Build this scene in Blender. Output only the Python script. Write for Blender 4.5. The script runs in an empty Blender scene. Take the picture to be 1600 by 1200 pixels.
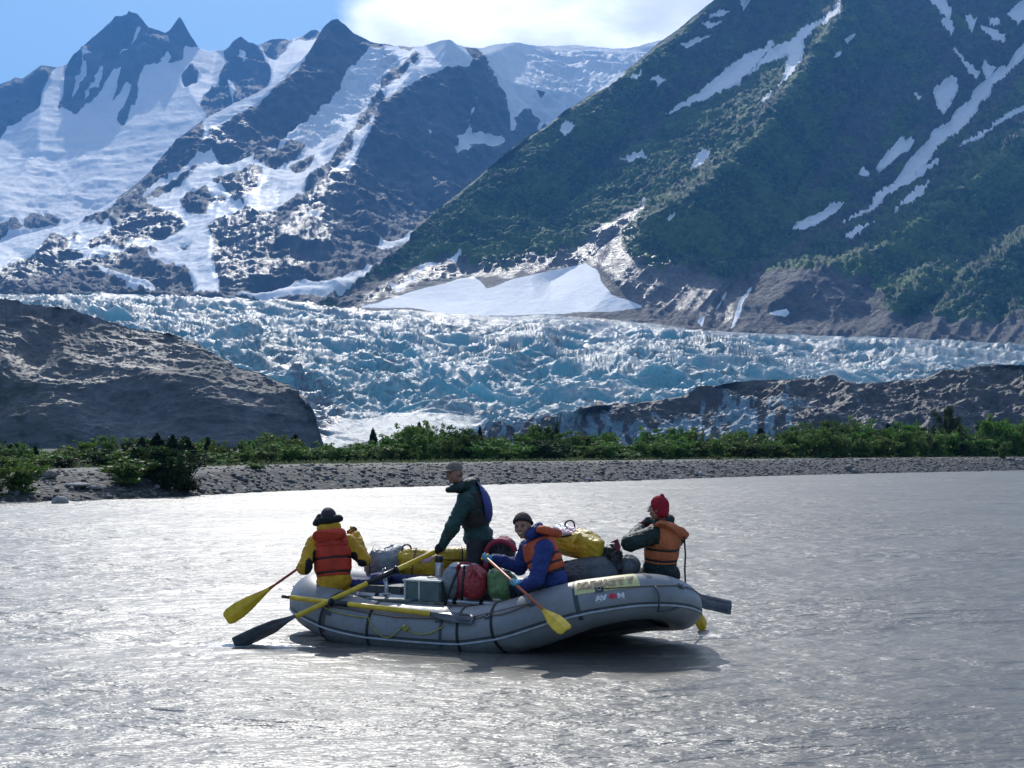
import bpy, bmesh, math, random
import numpy as np
from mathutils import Vector, Matrix
from mathutils.geometry import delaunay_2d_cdt
random.seed(7)
RS = np.random.RandomState(11)
scene = bpy.context.scene
COL = scene.collection

# ------------------------------------------------------------------ camera, world, sun, exposure
CAM_H = 2.2
FPX = 2240.0
PITCH = math.atan(100.0 / FPX)
cam_d = bpy.data.cameras.new('camera')
cam_d.sensor_width = 36.0
cam_d.lens = 36.0 * FPX / 1600.0
cam_d.clip_start = 0.1
cam_d.clip_end = 60000.0
cam = bpy.data.objects.new('camera', cam_d)
cam.location = (0, 0, CAM_H)
cam.rotation_euler = (math.pi / 2 + PITCH, 0, 0)
COL.objects.link(cam)
scene.camera = cam

SUN_EL = math.radians(39)
SUN_AZ = math.radians(-9)      # left of the view direction (+Y)
world = bpy.data.worlds.new('World')
scene.world = world
world.use_nodes = True
wn = world.node_tree.nodes
wl = world.node_tree.links
wn.clear()
w_out = wn.new('ShaderNodeOutputWorld')
w_bg = wn.new('ShaderNodeBackground')
w_bg.inputs['Strength'].default_value = 0.11
w_sky = wn.new('ShaderNodeTexSky')
w_sky.sky_type = 'NISHITA'
w_sky.sun_disc = False
w_sky.sun_elevation = SUN_EL
w_sky.sun_rotation = SUN_AZ
w_sky.altitude = 50
w_sky.air_density = 1.0
w_sky.dust_density = 0.3
w_sky.ozone_density = 2.0
# clouds: broken bank, laid out on the dome by direction
w_tc = wn.new('ShaderNodeTexCoord')
w_map = wn.new('ShaderNodeMapping')
w_map.inputs['Scale'].default_value = (1.0, 1.0, 2.2)
wl.new(w_tc.outputs['Generated'], w_map.inputs['Vector'])
w_n1 = wn.new('ShaderNodeTexNoise')
w_n1.inputs['Scale'].default_value = 6.0
w_n1.inputs['Detail'].default_value = 9
w_n1.inputs['Roughness'].default_value = 0.56
wl.new(w_map.outputs[0], w_n1.inputs['Vector'])
w_sep = wn.new('ShaderNodeSeparateXYZ')
wl.new(w_tc.outputs['Generated'], w_sep.inputs[0])


def wmath(op, a, b=None, c=None):
    n = wn.new('ShaderNodeMath')
    n.operation = op
    for i, v in enumerate((a, b, c)):
        if v is None:
            continue
        if isinstance(v, (int, float)):
            n.inputs[i].default_value = v
        else:
            wl.new(v, n.inputs[i])
    return n.outputs[0]


def wrange(v, a, b, c=0.0, d=1.0, smooth=True):
    n = wn.new('ShaderNodeMapRange')
    n.interpolation_type = 'SMOOTHSTEP' if smooth else 'LINEAR'
    wl.new(v, n.inputs['Value'])
    n.inputs['From Min'].default_value = a
    n.inputs['From Max'].default_value = b
    n.inputs['To Min'].default_value = c
    n.inputs['To Max'].default_value = d
    return n.outputs[0]


# cloud cover rises with height; one bank sits over the summits ahead
w_az = wmath('DIVIDE', w_sep.outputs['X'], wmath('MAXIMUM', w_sep.outputs['Y'], 0.05))
bank_x = wmath('MULTIPLY', wrange(w_az, -0.15, -0.085), wrange(w_az, 0.32, 0.17))
bank_y = wmath('MULTIPLY', wrange(w_sep.outputs['Y'], 0.2, 0.5), wrange(w_sep.outputs['Z'], 0.235, 0.275))
bank = wmath('MULTIPLY', bank_x, bank_y)
w_hi = wmath('MULTIPLY', wrange(w_sep.outputs['Z'], 0.30, 0.42), 0.20)
cov = wmath('ADD', wmath('ADD', w_n1.outputs['Fac'], wmath('MULTIPLY', bank, 0.50)), w_hi)
w_cov = wrange(cov, 0.62, 0.92)
w_n2 = wn.new('ShaderNodeTexNoise')
w_n2.inputs['Scale'].default_value = 9.0
w_n2.inputs['Detail'].default_value = 6
wl.new(w_map.outputs[0], w_n2.inputs['Vector'])
w_dens = wrange(w_n2.outputs['Fac'], 0.35, 0.62, 0.15, 1.0)
w_ccol = wn.new('ShaderNodeMix')
w_ccol.data_type = 'RGBA'
w_ccol.inputs[6].default_value = (5.2, 5.7, 6.6, 1)
w_ccol.inputs[7].default_value = (10.5, 10.8, 11.2, 1)
wl.new(w_dens, w_ccol.inputs[0])
# clouds glow near the sun
w_dot = wn.new('ShaderNodeVectorMath')
w_dot.operation = 'DOT_PRODUCT'
wl.new(w_tc.outputs['Generated'], w_dot.inputs[0])
w_dot.inputs[1].default_value = (math.sin(SUN_AZ) * math.cos(SUN_EL), math.cos(SUN_AZ) * math.cos(SUN_EL), math.sin(SUN_EL))
w_glow = wmath('MULTIPLY_ADD', wmath('POWER', wmath('MAXIMUM', w_dot.outputs['Value'], 0.0), 6.0), 1.1, 1.0)
w_cb = wn.new('ShaderNodeVectorMath')
w_cb.operation = 'SCALE'
wl.new(w_ccol.outputs[2], w_cb.inputs[0])
wl.new(w_glow, w_cb.inputs['Scale'])
w_tint = wn.new('ShaderNodeMix')
w_tint.data_type = 'RGBA'
w_tint.blend_type = 'MULTIPLY'
w_tint.inputs[0].default_value = 1.0
wl.new(w_sky.outputs[0], w_tint.inputs[6])
w_tint.inputs[7].default_value = (0.84, 1.03, 1.13, 1)
w_mix = wn.new('ShaderNodeMix')
w_mix.data_type = 'RGBA'
wl.new(w_cov, w_mix.inputs[0])
wl.new(w_tint.outputs[2], w_mix.inputs[6])
wl.new(w_cb.outputs[0], w_mix.inputs[7])
wl.new(w_mix.outputs[2], w_bg.inputs['Color'])
wl.new(w_bg.outputs[0], w_out.inputs[0])

sun_d = bpy.data.lights.new('sun', 'SUN')
sun_d.energy = 3.0
sun_d.angle = math.radians(0.5)
sun_d.color = (1.0, 0.96, 0.90)
sun = bpy.data.objects.new('sun', sun_d)
SUN_DIR = Vector((math.sin(SUN_AZ) * math.cos(SUN_EL), math.cos(SUN_AZ) * math.cos(SUN_EL), math.sin(SUN_EL)))
sun.rotation_euler = SUN_DIR.to_track_quat('Z', 'Y').to_euler()
COL.objects.link(sun)

scene.view_settings.view_transform = 'Standard'
scene.view_settings.look = 'None'
scene.view_settings.exposure = 0.30
scene.view_settings.gamma = 1.0
scene.render.engine = 'CYCLES'
scene.cycles.use_denoising = True
scene.cycles.max_bounces = 6
scene.cycles.diffuse_bounces = 2
scene.cycles.glossy_bounces = 3
scene.cycles.transparent_max_bounces = 8
scene.cycles.volume_bounces = 0
scene.cycles.caustics_reflective = False
scene.cycles.caustics_refractive = False
scene.cycles.sample_clamp_indirect = 6

# ------------------------------------------------------------------ helpers
CP, SP = math.cos(PITCH), math.sin(PITCH)


def at(px, py, Y):
    """world point on the sight line of photo pixel (px,py) at world distance Y (arrays allowed)"""
    u = (np.asarray(px, float) - 800.0) / FPX
    v = (600.0 - np.asarray(py, float)) / FPX
    s = Y / (CP - v * SP)
    return np.stack(np.broadcast_arrays(u * s, Y * np.ones_like(s), CAM_H + s * (SP + v * CP)), -1)


def V(px, py, Y):
    return Vector(at(px, py, Y))


def hash3(ix, iy, iz, seed=0):
    h = (ix.astype(np.uint32) * np.uint32(374761393) + iy.astype(np.uint32) * np.uint32(668265263)
         + iz.astype(np.uint32) * np.uint32(2147483647) + np.uint32((seed * 974634777 + 12345) & 0xffffffff))
    h = (h ^ (h >> np.uint32(13))) * np.uint32(1274126177)
    h = h ^ (h >> np.uint32(16))
    return (h & np.uint32(0xffffff)).astype(np.float64) / float(0xffffff) * 2 - 1


def vnoise(p, seed=0):
    """smooth value noise, p (...,3) -> -1..1"""
    f = np.floor(p)
    i = f.astype(np.int64)
    t = p - f
    t = t * t * t * (t * (t * 6 - 15) + 10)
    x, y, z = i[..., 0], i[..., 1], i[..., 2]
    r = 0
    for dx in (0, 1):
        wx = t[..., 0] if dx else 1 - t[..., 0]
        for dy in (0, 1):
            wy = t[..., 1] if dy else 1 - t[..., 1]
            for dz in (0, 1):
                wz = t[..., 2] if dz else 1 - t[..., 2]
                r = r + wx * wy * wz * hash3(x + dx, y + dy, z + dz, seed)
    return r


def fbm(p, octv=4, seed=0, gain=0.5, lac=2.03):
    a, s, r = 1.0, 0.0, 0.0
    q = p
    for k in range(octv):
        r = r + a * vnoise(q, seed + k * 17)
        s += a
        a *= gain
        q = q * lac + 13.7
    return r / s


def ridged(p, octv=4, seed=0, gain=0.5, lac=2.03):
    a, s, r = 1.0, 0.0, 0.0
    q = p
    for k in range(octv):
        n = 1 - np.abs(vnoise(q, seed + k * 17)) * 1.6
        r = r + a * n
        s += a
        a *= gain
        q = q * lac + 7.3
    return r / s


def stack(*a):
    return np.stack(np.broadcast_arrays(*a), -1)


def sstep(a, b, x):
    t = np.clip((x - a) / (b - a), 0, 1)
    return t * t * (3 - 2 * t)


def poly_sdf(px, py, poly):
    """signed distance in px, positive inside"""
    P = np.asarray(poly, float)
    d2 = np.full(px.shape, 1e12)
    ins = np.zeros(px.shape, bool)
    n = len(P)
    for i in range(n):
        ax, ay = P[i]
        bx, by = P[(i + 1) % n]
        ex, ey = bx - ax, by - ay
        L = ex * ex + ey * ey + 1e-9
        t = np.clip(((px - ax) * ex + (py - ay) * ey) / L, 0, 1)
        d2 = np.minimum(d2, (px - ax - t * ex) ** 2 + (py - ay - t * ey) ** 2)
        c = (ay > py) != (by > py)
        xi = ax + (py - ay) * ex / (ey if abs(ey) > 1e-9 else 1e-9)
        ins ^= c & (px < xi)
    d = np.sqrt(d2)
    return np.where(ins, d, -d)


def polys_sdf(px, py, polys, cap=30):
    r = np.full(px.shape, -float(cap))
    for p in polys:
        P = np.asarray(p, float)
        m = ((px > P[:, 0].min() - cap) & (px < P[:, 0].max() + cap)
             & (py > P[:, 1].min() - cap) & (py < P[:, 1].max() + cap))
        if m.any():
            r[m] = np.maximum(r[m], poly_sdf(px[m], py[m], p))
    return np.clip(r, -cap, cap)


def line_dist(px, py, line):
    P = np.asarray(line, float)
    d2 = np.full(px.shape, 1e12)
    for i in range(len(P) - 1):
        ax, ay = P[i]
        bx, by = P[i + 1]
        ex, ey = bx - ax, by - ay
        L = ex * ex + ey * ey + 1e-9
        t = np.clip(((px - ax) * ex + (py - ay) * ey) / L, 0, 1)
        d2 = np.minimum(d2, (px - ax - t * ex) ** 2 + (py - ay - t * ey) ** 2)
    return np.sqrt(d2)


def tri_interp(ctrl, px, py):
    C = np.asarray(ctrl, float)
    res = delaunay_2d_cdt([Vector((c[0], c[1])) for c in C], [], [], 0, 1e-6)
    vs, tris, orig = res[0], res[2], res[3]
    Yv = np.array([C[o[0], 2] if o else 0 for o in orig])
    out = np.full(px.shape, np.nan)
    for t in tris:
        a, b, c = (vs[k] for k in t)
        den = (b.y - c.y) * (a.x - c.x) + (c.x - b.x) * (a.y - c.y)
        if abs(den) < 1e-9:
            continue
        m = ((px >= min(a.x, b.x, c.x) - .01) & (px <= max(a.x, b.x, c.x) + .01)
             & (py >= min(a.y, b.y, c.y) - .01) & (py <= max(a.y, b.y, c.y) + .01))
        if not m.any():
            continue
        x, y = px[m], py[m]
        l1 = ((b.y - c.y) * (x - c.x) + (c.x - b.x) * (y - c.y)) / den
        l2 = ((c.y - a.y) * (x - c.x) + (a.x - c.x) * (y - c.y)) / den
        l3 = 1 - l1 - l2
        ok = (l1 >= -1e-3) & (l2 >= -1e-3) & (l3 >= -1e-3)
        val = l1 * Yv[t[0]] + l2 * Yv[t[1]] + l3 * Yv[t[2]]
        o = out[m]
        o[ok] = val[ok]
        out[m] = o
    bad = np.isnan(out)
    if bad.any():
        xs, ys = px[bad], py[bad]
        d = (xs[:, None] - C[None, :, 0]) ** 2 + (ys[:, None] - C[None, :, 1]) ** 2
        w = 1 / (d + 1) ** 1.5
        out[bad] = (w * C[None, :, 2]).sum(1) / w.sum(1)
    return out


def tag(o, label=None, cat=None, group=None, kind=None):
    if label:
        o['label'] = label
    if cat:
        o['category'] = cat
    if group:
        o['group'] = group
    if kind:
        o['kind'] = kind
    return o


def empty(name, loc=(0, 0, 0), label=None, cat=None, group=None):
    o = bpy.data.objects.new(name, None)
    o.location = loc
    o.empty_display_size = 0.1
    COL.objects.link(o)
    return tag(o, label, cat, group)


def link_mesh(name, me, mats=None, parent=None, smooth=True):
    o = bpy.data.objects.new(name, me)
    COL.objects.link(o)
    if mats is not None:
        for m in (mats if isinstance(mats, (list, tuple)) else [mats]):
            me.materials.append(m)
    if parent is not None:
        o.parent = parent
        if parent.parent is None:
            o.matrix_parent_inverse = Matrix.Translation(-Vector(parent.location))
    if smooth:
        me.polygons.foreach_set('use_smooth', np.ones(len(me.polygons), bool))
    return o


def np_mesh(name, verts, faces, mats=None, parent=None, smooth=True, attrs=None, mat_idx=None):
    """faces: (n,3) or (n,4) array or list of lists"""
    me = bpy.data.meshes.new(name)
    verts = np.asarray(verts, np.float32)
    if isinstance(faces, np.ndarray):
        n, k = faces.shape
        me.vertices.add(len(verts))
        me.vertices.foreach_set('co', verts.ravel())
        me.loops.add(n * k)
        me.loops.foreach_set('vertex_index', faces.astype(np.int32).ravel())
        me.polygons.add(n)
        me.polygons.foreach_set('loop_start', np.arange(0, n * k, k, dtype=np.int32))
        me.polygons.foreach_set('loop_total', np.full(n, k, np.int32))
        me.update(calc_edges=True)
    else:
        me.from_pydata([tuple(v) for v in verts], [], faces)
    if attrs:
        for an, av in attrs.items():
            a = me.attributes.new(an, 'FLOAT', 'POINT')
            a.data.foreach_set('value', np.asarray(av, np.float32).ravel())
    o = link_mesh(name, me, mats, parent, smooth)
    if mat_idx is not None:
        me.polygons.foreach_set('material_index', np.asarray(mat_idx, np.int32))
    me.validate()
    return o


def grid_faces(nr, nc, wrap=False):
    """rows x cols grid -> quads; wrap closes the columns"""
    r = np.arange(nr - 1)[:, None]
    c = np.arange(nc if wrap else nc - 1)[None, :]
    c2 = (c + 1) % nc
    a = r * nc + c
    b = r * nc + c2
    d = (r + 1) * nc + c
    e = (r + 1) * nc + c2
    return np.stack([a, b, e, d], -1).reshape(-1, 4)


# ---- materials
class NT:
    def __init__(self, name):
        self.m = bpy.data.materials.new(name)
        self.m.use_nodes = True
        self.t = self.m.node_tree
        self.n = self.t.nodes
        self.l = self.t.links
        self.b = self.n['Principled BSDF']
        self._tc = None

    def node(self, typ, **kw):
        n = self.n.new(typ)
        for k, v in kw.items():
            setattr(n, k, v)
        return n

    def put(self, v, sock):
        if isinstance(v, (int, float)):
            sock.default_value = v
        elif isinstance(v, (tuple, list)):
            sock.default_value = tuple(v) if len(v) == len(sock.default_value) else tuple(v) + (1,)
        else:
            self.l.new(v, sock)

    def obj(self):
        if not self._tc:
            self._tc = self.n.new('ShaderNodeTexCoord')
        return self._tc.outputs['Object']

    def mapv(self, scale=(1, 1, 1), rot=(0, 0, 0), vec=None):
        n = self.n.new('ShaderNodeMapping')
        n.inputs['Scale'].default_value = scale
        n.inputs['Rotation'].default_value = rot
        self.l.new(vec or self.obj(), n.inputs['Vector'])
        return n.outputs[0]

    def noise(self, scale, detail=4, rough=0.5, vec=None, dist=0.0):
        n = self.n.new('ShaderNodeTexNoise')
        n.inputs['Scale'].default_value = scale
        n.inputs['Detail'].default_value = detail
        n.inputs['Roughness'].default_value = rough
        n.inputs['Distortion'].default_value = dist
        self.l.new(vec or self.obj(), n.inputs['Vector'])
        return n.outputs['Fac']

    def voro(self, scale, vec=None, feature='F1'):
        n = self.n.new('ShaderNodeTexVoronoi')
        n.feature = feature
        n.inputs['Scale'].default_value = scale
        self.l.new(vec or self.obj(), n.inputs['Vector'])
        return n.outputs['Distance']

    def math(self, op, a, b=0.0, c=0.0):
        n = self.n.new('ShaderNodeMath')
        n.operation = op
        for i, v in enumerate((a, b, c)):
            self.put(v, n.inputs[i])
        return n.outputs[0]

    def rng(self, v, a, b, c=0.0, d=1.0):
        n = self.n.new('ShaderNodeMapRange')
        n.interpolation_type = 'SMOOTHSTEP'
        self.put(v, n.inputs['Value'])
        for k, x in zip(('From Min', 'From Max', 'To Min', 'To Max'), (a, b, c, d)):
            n.inputs[k].default_value = x
        return n.outputs[0]

    def mix(self, f, a, b, blend='MIX'):
        n = self.n.new('ShaderNodeMix')
        n.data_type = 'RGBA'
        n.blend_type = blend
        self.put(f, n.inputs[0])
        self.put(a, n.inputs[6])
        self.put(b, n.inputs[7])
        return n.outputs[2]

    def attr(self, name):
        n = self.n.new('ShaderNodeAttribute')
        n.attribute_name = name
        return n.outputs['Fac']

    def bump(self, h, dist, strength=1.0, nrm=None):
        n = self.n.new('ShaderNodeBump')
        n.inputs['Distance'].default_value = dist
        self.put(strength, n.inputs['Strength'])
        self.l.new(h, n.inputs['Height'])
        if nrm is not None:
            self.l.new(nrm, n.inputs['Normal'])
        self.l.new(n.outputs[0], self.b.inputs['Normal'])
        return n.outputs[0]

    def set(self, **kw):
        names = {'col': 'Base Color', 'rough': 'Roughness', 'metal': 'Metallic', 'spec': 'Specular IOR Level',
                 'ior': 'IOR', 'sub': 'Subsurface Weight', 'coat': 'Coat Weight', 'sheen': 'Sheen Weight'}
        for k, v in kw.items():
            self.put(v, self.b.inputs[names[k]])
        return self


def simple_mat(name, col, rough=0.5, var=0.15, scale=20, bump=0.0, bscale=60, **kw):
    t = NT(name)
    n = t.noise(scale, 4)
    dark = tuple(c * (1 - var) for c in col)
    lite = tuple(min(1, c * (1 + var)) for c in col)
    t.set(col=t.mix(t.rng(n, .3, .7), dark, lite), rough=rough, **kw)
    if bump:
        t.bump(t.noise(bscale, 3), bump)
    return t.m


# ---- signed distance fields -> one continuous skin (surface nets)
class Field:
    def __init__(self, lo, hi, h):
        self.h = h
        self.lo = np.array(lo, float)
        self.n = np.maximum(4, np.ceil((np.array(hi, float) - self.lo) / h).astype(int) + 1)
        self.ax = [self.lo[i] + h * np.arange(self.n[i]) for i in range(3)]
        self.d = np.full(self.n, 1.0, np.float32)

    def copy(self):
        f = Field.__new__(Field)
        f.h, f.lo, f.n, f.ax = self.h, self.lo, self.n, self.ax
        f.d = self.d.copy()
        return f

    def _win(self, lo, hi):
        a = np.clip(np.floor((np.array(lo) - self.lo) / self.h).astype(int), 0, self.n - 1)
        b = np.clip(np.ceil((np.array(hi) - self.lo) / self.h).astype(int) + 1, 1, self.n)
        sl = tuple(slice(a[i], max(b[i], a[i] + 1)) for i in range(3))
        g = np.stack(np.meshgrid(*(self.ax[i][sl[i]] for i in range(3)), indexing='ij'), -1)
        return sl, g

    def grid(self):
        return np.stack(np.meshgrid(*self.ax, indexing='ij'), -1)

    def _comb(self, sl, dn, k, op):
        d = self.d[sl]
        if op == 'sub':
            dn = -dn
            if k > 0:
                h = np.clip(0.5 + 0.5 * (d - dn) / k, 0, 1)
                self.d[sl] = np.maximum(d, dn) + k * h * (1 - h) * 0 
            else:
                self.d[sl] = np.maximum(d, dn)
            return
        if k > 0:
            h = np.clip(0.5 + 0.5 * (dn - d) / k, 0, 1)
            self.d[sl] = dn * (1 - h) + d * h - k * h * (1 - h)
        else:
            self.d[sl] = np.minimum(d, dn)

    def cap(self, a, b, ra, rb=None, k=0.02, op='add'):
        rb = ra if rb is None else rb
        a, b = np.array(a, float), np.array(b, float)
        R = max(ra, rb) + 2.5 * k + 3 * self.h
        sl, g = self._win(np.minimum(a, b) - R, np.maximum(a, b) + R)
        ab = b - a
        L = float(ab @ ab) + 1e-12
        t = np.clip(((g - a) @ ab) / L, 0, 1)
        dn = np.linalg.norm(g - a - t[..., None] * ab, axis=-1) - (ra + (rb - ra) * t)
        self._comb(sl, dn, k, op)
        return self

    def ell(self, c, r, R=None, k=0.02, op='add'):
        c = np.array(c, float)
        r = np.array(r if hasattr(r, '__len__') else (r, r, r), float)
        m = max(r) + 2.5 * k + 3 * self.h
        sl, g = self._win(c - m, c + m)
        q = g - c
        if R is not None:
            q = q @ np.array(R)          # columns of R are the local axes
        k0 = np.linalg.norm(q / r, axis=-1)
        k1 = np.linalg.norm(q / (r * r), axis=-1) + 1e-9
        dn = k0 * (k0 - 1) / k1
        self._comb(sl, dn, k, op)
        return self

    def box(self, c, r, R=None, rnd=0.02, k=0.0, op='add'):
        c = np.array(c, float)
        r = np.array(r, float)
        m = np.linalg.norm(r) + 2.5 * k + 3 * self.h
        sl, g = self._win(c - m, c + m)
        q = g - c
        if R is not None:
            q = q @ np.array(R)
        q = np.abs(q) - (r - rnd)
        dn = np.linalg.norm(np.maximum(q, 0), axis=-1) + np.minimum(q.max(-1), 0) - rnd
        self._comb(sl, dn, k, op)
        return self

    def plane(self, p, n):
        """keep the side the normal points away from"""
        n = np.array(n, float)
        n /= np.linalg.norm(n)
        self.d = np.maximum(self.d, ((self.grid() - np.array(p, float)) @ n).astype(np.float32))
        return self

    def wrinkle(self, amp, scale, seed=0, octv=2, axis=None, stretch=1.0):
        m = np.abs(self.d) < max(4 * amp, 3 * self.h)
        if not m.any():
            return self
        idx = np.nonzero(m)
        p = np.stack([self.ax[i][idx[i]] for i in range(3)], -1)
        if axis is not None:
            a = np.array(axis, float)
            a /= np.linalg.norm(a)
            p = p + (p @ a)[:, None] * a * (stretch - 1)
        self.d[m] += (amp * (ridged(p * scale, octv, seed) - 0.55)).astype(np.float32)
        return self

    def mesh(self, name, mat, parent=None):
        d = self.d.copy()
        d[0], d[-1], d[:, 0], d[:, -1], d[:, :, 0], d[:, :, -1] = (1,) * 6
        ins = d < 0
        s = np.zeros(tuple(np.array(d.shape) - 1), np.int8)
        offs = [(i, j, k) for i in (0, 1) for j in (0, 1) for k in (0, 1)]
        nx, ny, nz = d.shape
        for (i, j, k) in offs:
            s += ins[i:nx - 1 + i, j:ny - 1 + j, k:nz - 1 + k]
        act = (s > 0) & (s < 8)
        ci = np.stack(np.nonzero(act), -1)
        idx = np.full(act.shape, -1, np.int64)
        idx[act] = np.arange(len(ci))
        acc = np.zeros((len(ci), 3))
        cnt = np.zeros(len(ci))
        for a in range(3):
            for (u, v) in ((0, 0), (0, 1), (1, 0), (1, 1)):
                o0 = [0, 0, 0]
                oth = [x for x in range(3) if x != a]
                o0[oth[0]], o0[oth[1]] = u, v
                o1 = list(o0)
                o1[a] = 1
                p0, p1 = ci + o0, ci + o1
                d0 = d[p0[:, 0], p0[:, 1], p0[:, 2]].astype(float)
                d1 = d[p1[:, 0], p1[:, 1], p1[:, 2]].astype(float)
                m = (d0 < 0) != (d1 < 0)
                t = d0[m] / (d0[m] - d1[m])
                pt = np.tile(np.array(o0, float), (m.sum(), 1))
                pt[:, a] = t
                acc[m] += pt
                cnt[m] += 1
        vt = (ci + acc / cnt[:, None]) * self.h + self.lo
        quads = []
        for a in range(3):
            b, c = (a + 1) % 3, (a + 2) % 3
            sl0 = [slice(1, -1)] * 3
            sl1 = [slice(1, -1)] * 3
            sl0[a] = slice(0, -1)
            sl1[a] = slice(1, None)
            e0, e1 = ins[tuple(sl0)], ins[tuple(sl1)]
            m = e0 != e1
            p = np.stack(np.nonzero(m), -1)
            if not len(p):
                continue
            p = p + np.array([0 if x == a else 1 for x in range(3)])
            flip = e0[m]
            def cell(db, dc):
                q = p.copy()
                q[:, b] -= db
                q[:, c] -= dc
                return idx[q[:, 0], q[:, 1], q[:, 2]]
            Q = np.stack([cell(1, 1), cell(0, 1), cell(0, 0), cell(1, 0)], -1)
            Q[~flip] = Q[~flip][:, ::-1]
            quads.append(Q)
        return np_mesh(name, vt, np.concatenate(quads), mat, parent)


def frame_from(f, u):
    """orthonormal axes (right, forward, up) as matrix columns, from forward and rough up"""
    f = np.array(f, float)
    f /= np.linalg.norm(f)
    u = np.array(u, float)
    r = np.cross(f, u)
    r /= np.linalg.norm(r)
    u = np.cross(r, f)
    return np.stack([r, f, u], -1)


def catmull(pts, n=8):
    P = [np.array(p, float) for p in pts]
    P = [2 * P[0] - P[1]] + P + [2 * P[-1] - P[-2]]
    out = []
    for i in range(1, len(P) - 2):
        for k in range(n):
            t = k / n
            out.append(0.5 * ((2 * P[i]) + (-P[i - 1] + P[i + 1]) * t + (2 * P[i - 1] - 5 * P[i] + 4 * P[i + 1] - P[i + 2]) * t * t
                              + (-P[i - 1] + 3 * P[i] - 3 * P[i + 1] + P[i + 2]) * t ** 3))
    out.append(P[-2])
    return np.array(out)


def tube_geo(path, rad, seg=12, flat=None):
    """tube round a path; rad scalar/list. flat=(normal axis, factor) squashes it into a strap. returns verts, faces"""
    P = np.asarray(path, float)
    n = len(P)
    rad = np.broadcast_to(np.asarray(rad, float), (n,))
    T = np.gradient(P, axis=0)
    T /= np.linalg.norm(T, axis=1)[:, None] + 1e-12
    up = np.array([0, 0, 1.0]) if abs(T[0][2]) < 0.9 else np.array([0, 1.0, 0])
    vs = []
    a = np.cross(T[0], up)
    a /= np.linalg.norm(a)
    for i in range(n):
        a = a - (a @ T[i]) * T[i]
        a /= np.linalg.norm(a)
        b = np.cross(T[i], a)
        th = np.linspace(0, 2 * math.pi, seg, endpoint=False)
        ring = P[i] + rad[i] * (np.cos(th)[:, None] * a + np.sin(th)[:, None] * b)
        if flat is not None:
            nrm = np.array(flat[0], float)
            nrm /= np.linalg.norm(nrm)
            q = ring - P[i]
            ring = P[i] + q - (q @ nrm)[:, None] * nrm * (1 - flat[1])
        vs.append(ring)
    vs = np.concatenate(vs)
    F = [list(map(int, f)) for f in grid_faces(n, seg, True)]
    F.append(list(range(seg))[::-1])
    F.append([(n - 1) * seg + k for k in range(seg)])
    return vs, F


def join_geo(geos):
    vs, fs, mi, off = [], [], [], 0
    for g in geos:
        v, f = g[0], g[1]
        m = g[2] if len(g) > 2 else 0
        vs.append(np.asarray(v, float))
        fs += [[int(i) + off for i in q] for q in f]
        mi += [m] * len(f)
        off += len(v)
    return np.concatenate(vs), fs, mi


def tube(name, path, rad, mat, parent=None, seg=12, flat=None):
    v, f = tube_geo(path, rad, seg, flat)
    return np_mesh(name, v, f, mat, parent)


def box_geo(c, r, R=None, bev=0.0):
    bm = bmesh.new()
    bmesh.ops.create_cube(bm, size=2.0)
    for v in bm.verts:
        v.co = Vector((v.co.x * r[0], v.co.y * r[1], v.co.z * r[2]))
    if bev:
        bmesh.ops.bevel(bm, geom=bm.edges[:], offset=bev, segments=2, affect='EDGES')
    vs = np.array([v.co[:] for v in bm.verts])
    fs = [[v.index for v in f.verts] for f in bm.faces]
    bm.free()
    if R is not None:
        vs = vs @ np.array(R).T
    return vs + np.array(c), fs


def lathe_geo(prof, c=(0, 0, 0), seg=20, axis=None):
    """prof: (radius, height) list along axis (default z)"""
    th = np.linspace(0, 2 * math.pi, seg, endpoint=False)
    vs = []
    for r, z in prof:
        vs.append(np.stack([r * np.cos(th), r * np.sin(th), np.full(seg, z)], -1))
    vs = np.concatenate(vs)
    if axis is not None:
        q = Vector(axis).to_track_quat('Z', 'Y').to_matrix()
        vs = vs @ np.array(q).T
    F = [list(map(int, f)) for f in grid_faces(len(prof), seg, True)]
    F.append(list(range(seg))[::-1])
    F.append([(len(prof) - 1) * seg + k for k in range(seg)])
    return vs + np.array(c), F

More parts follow.
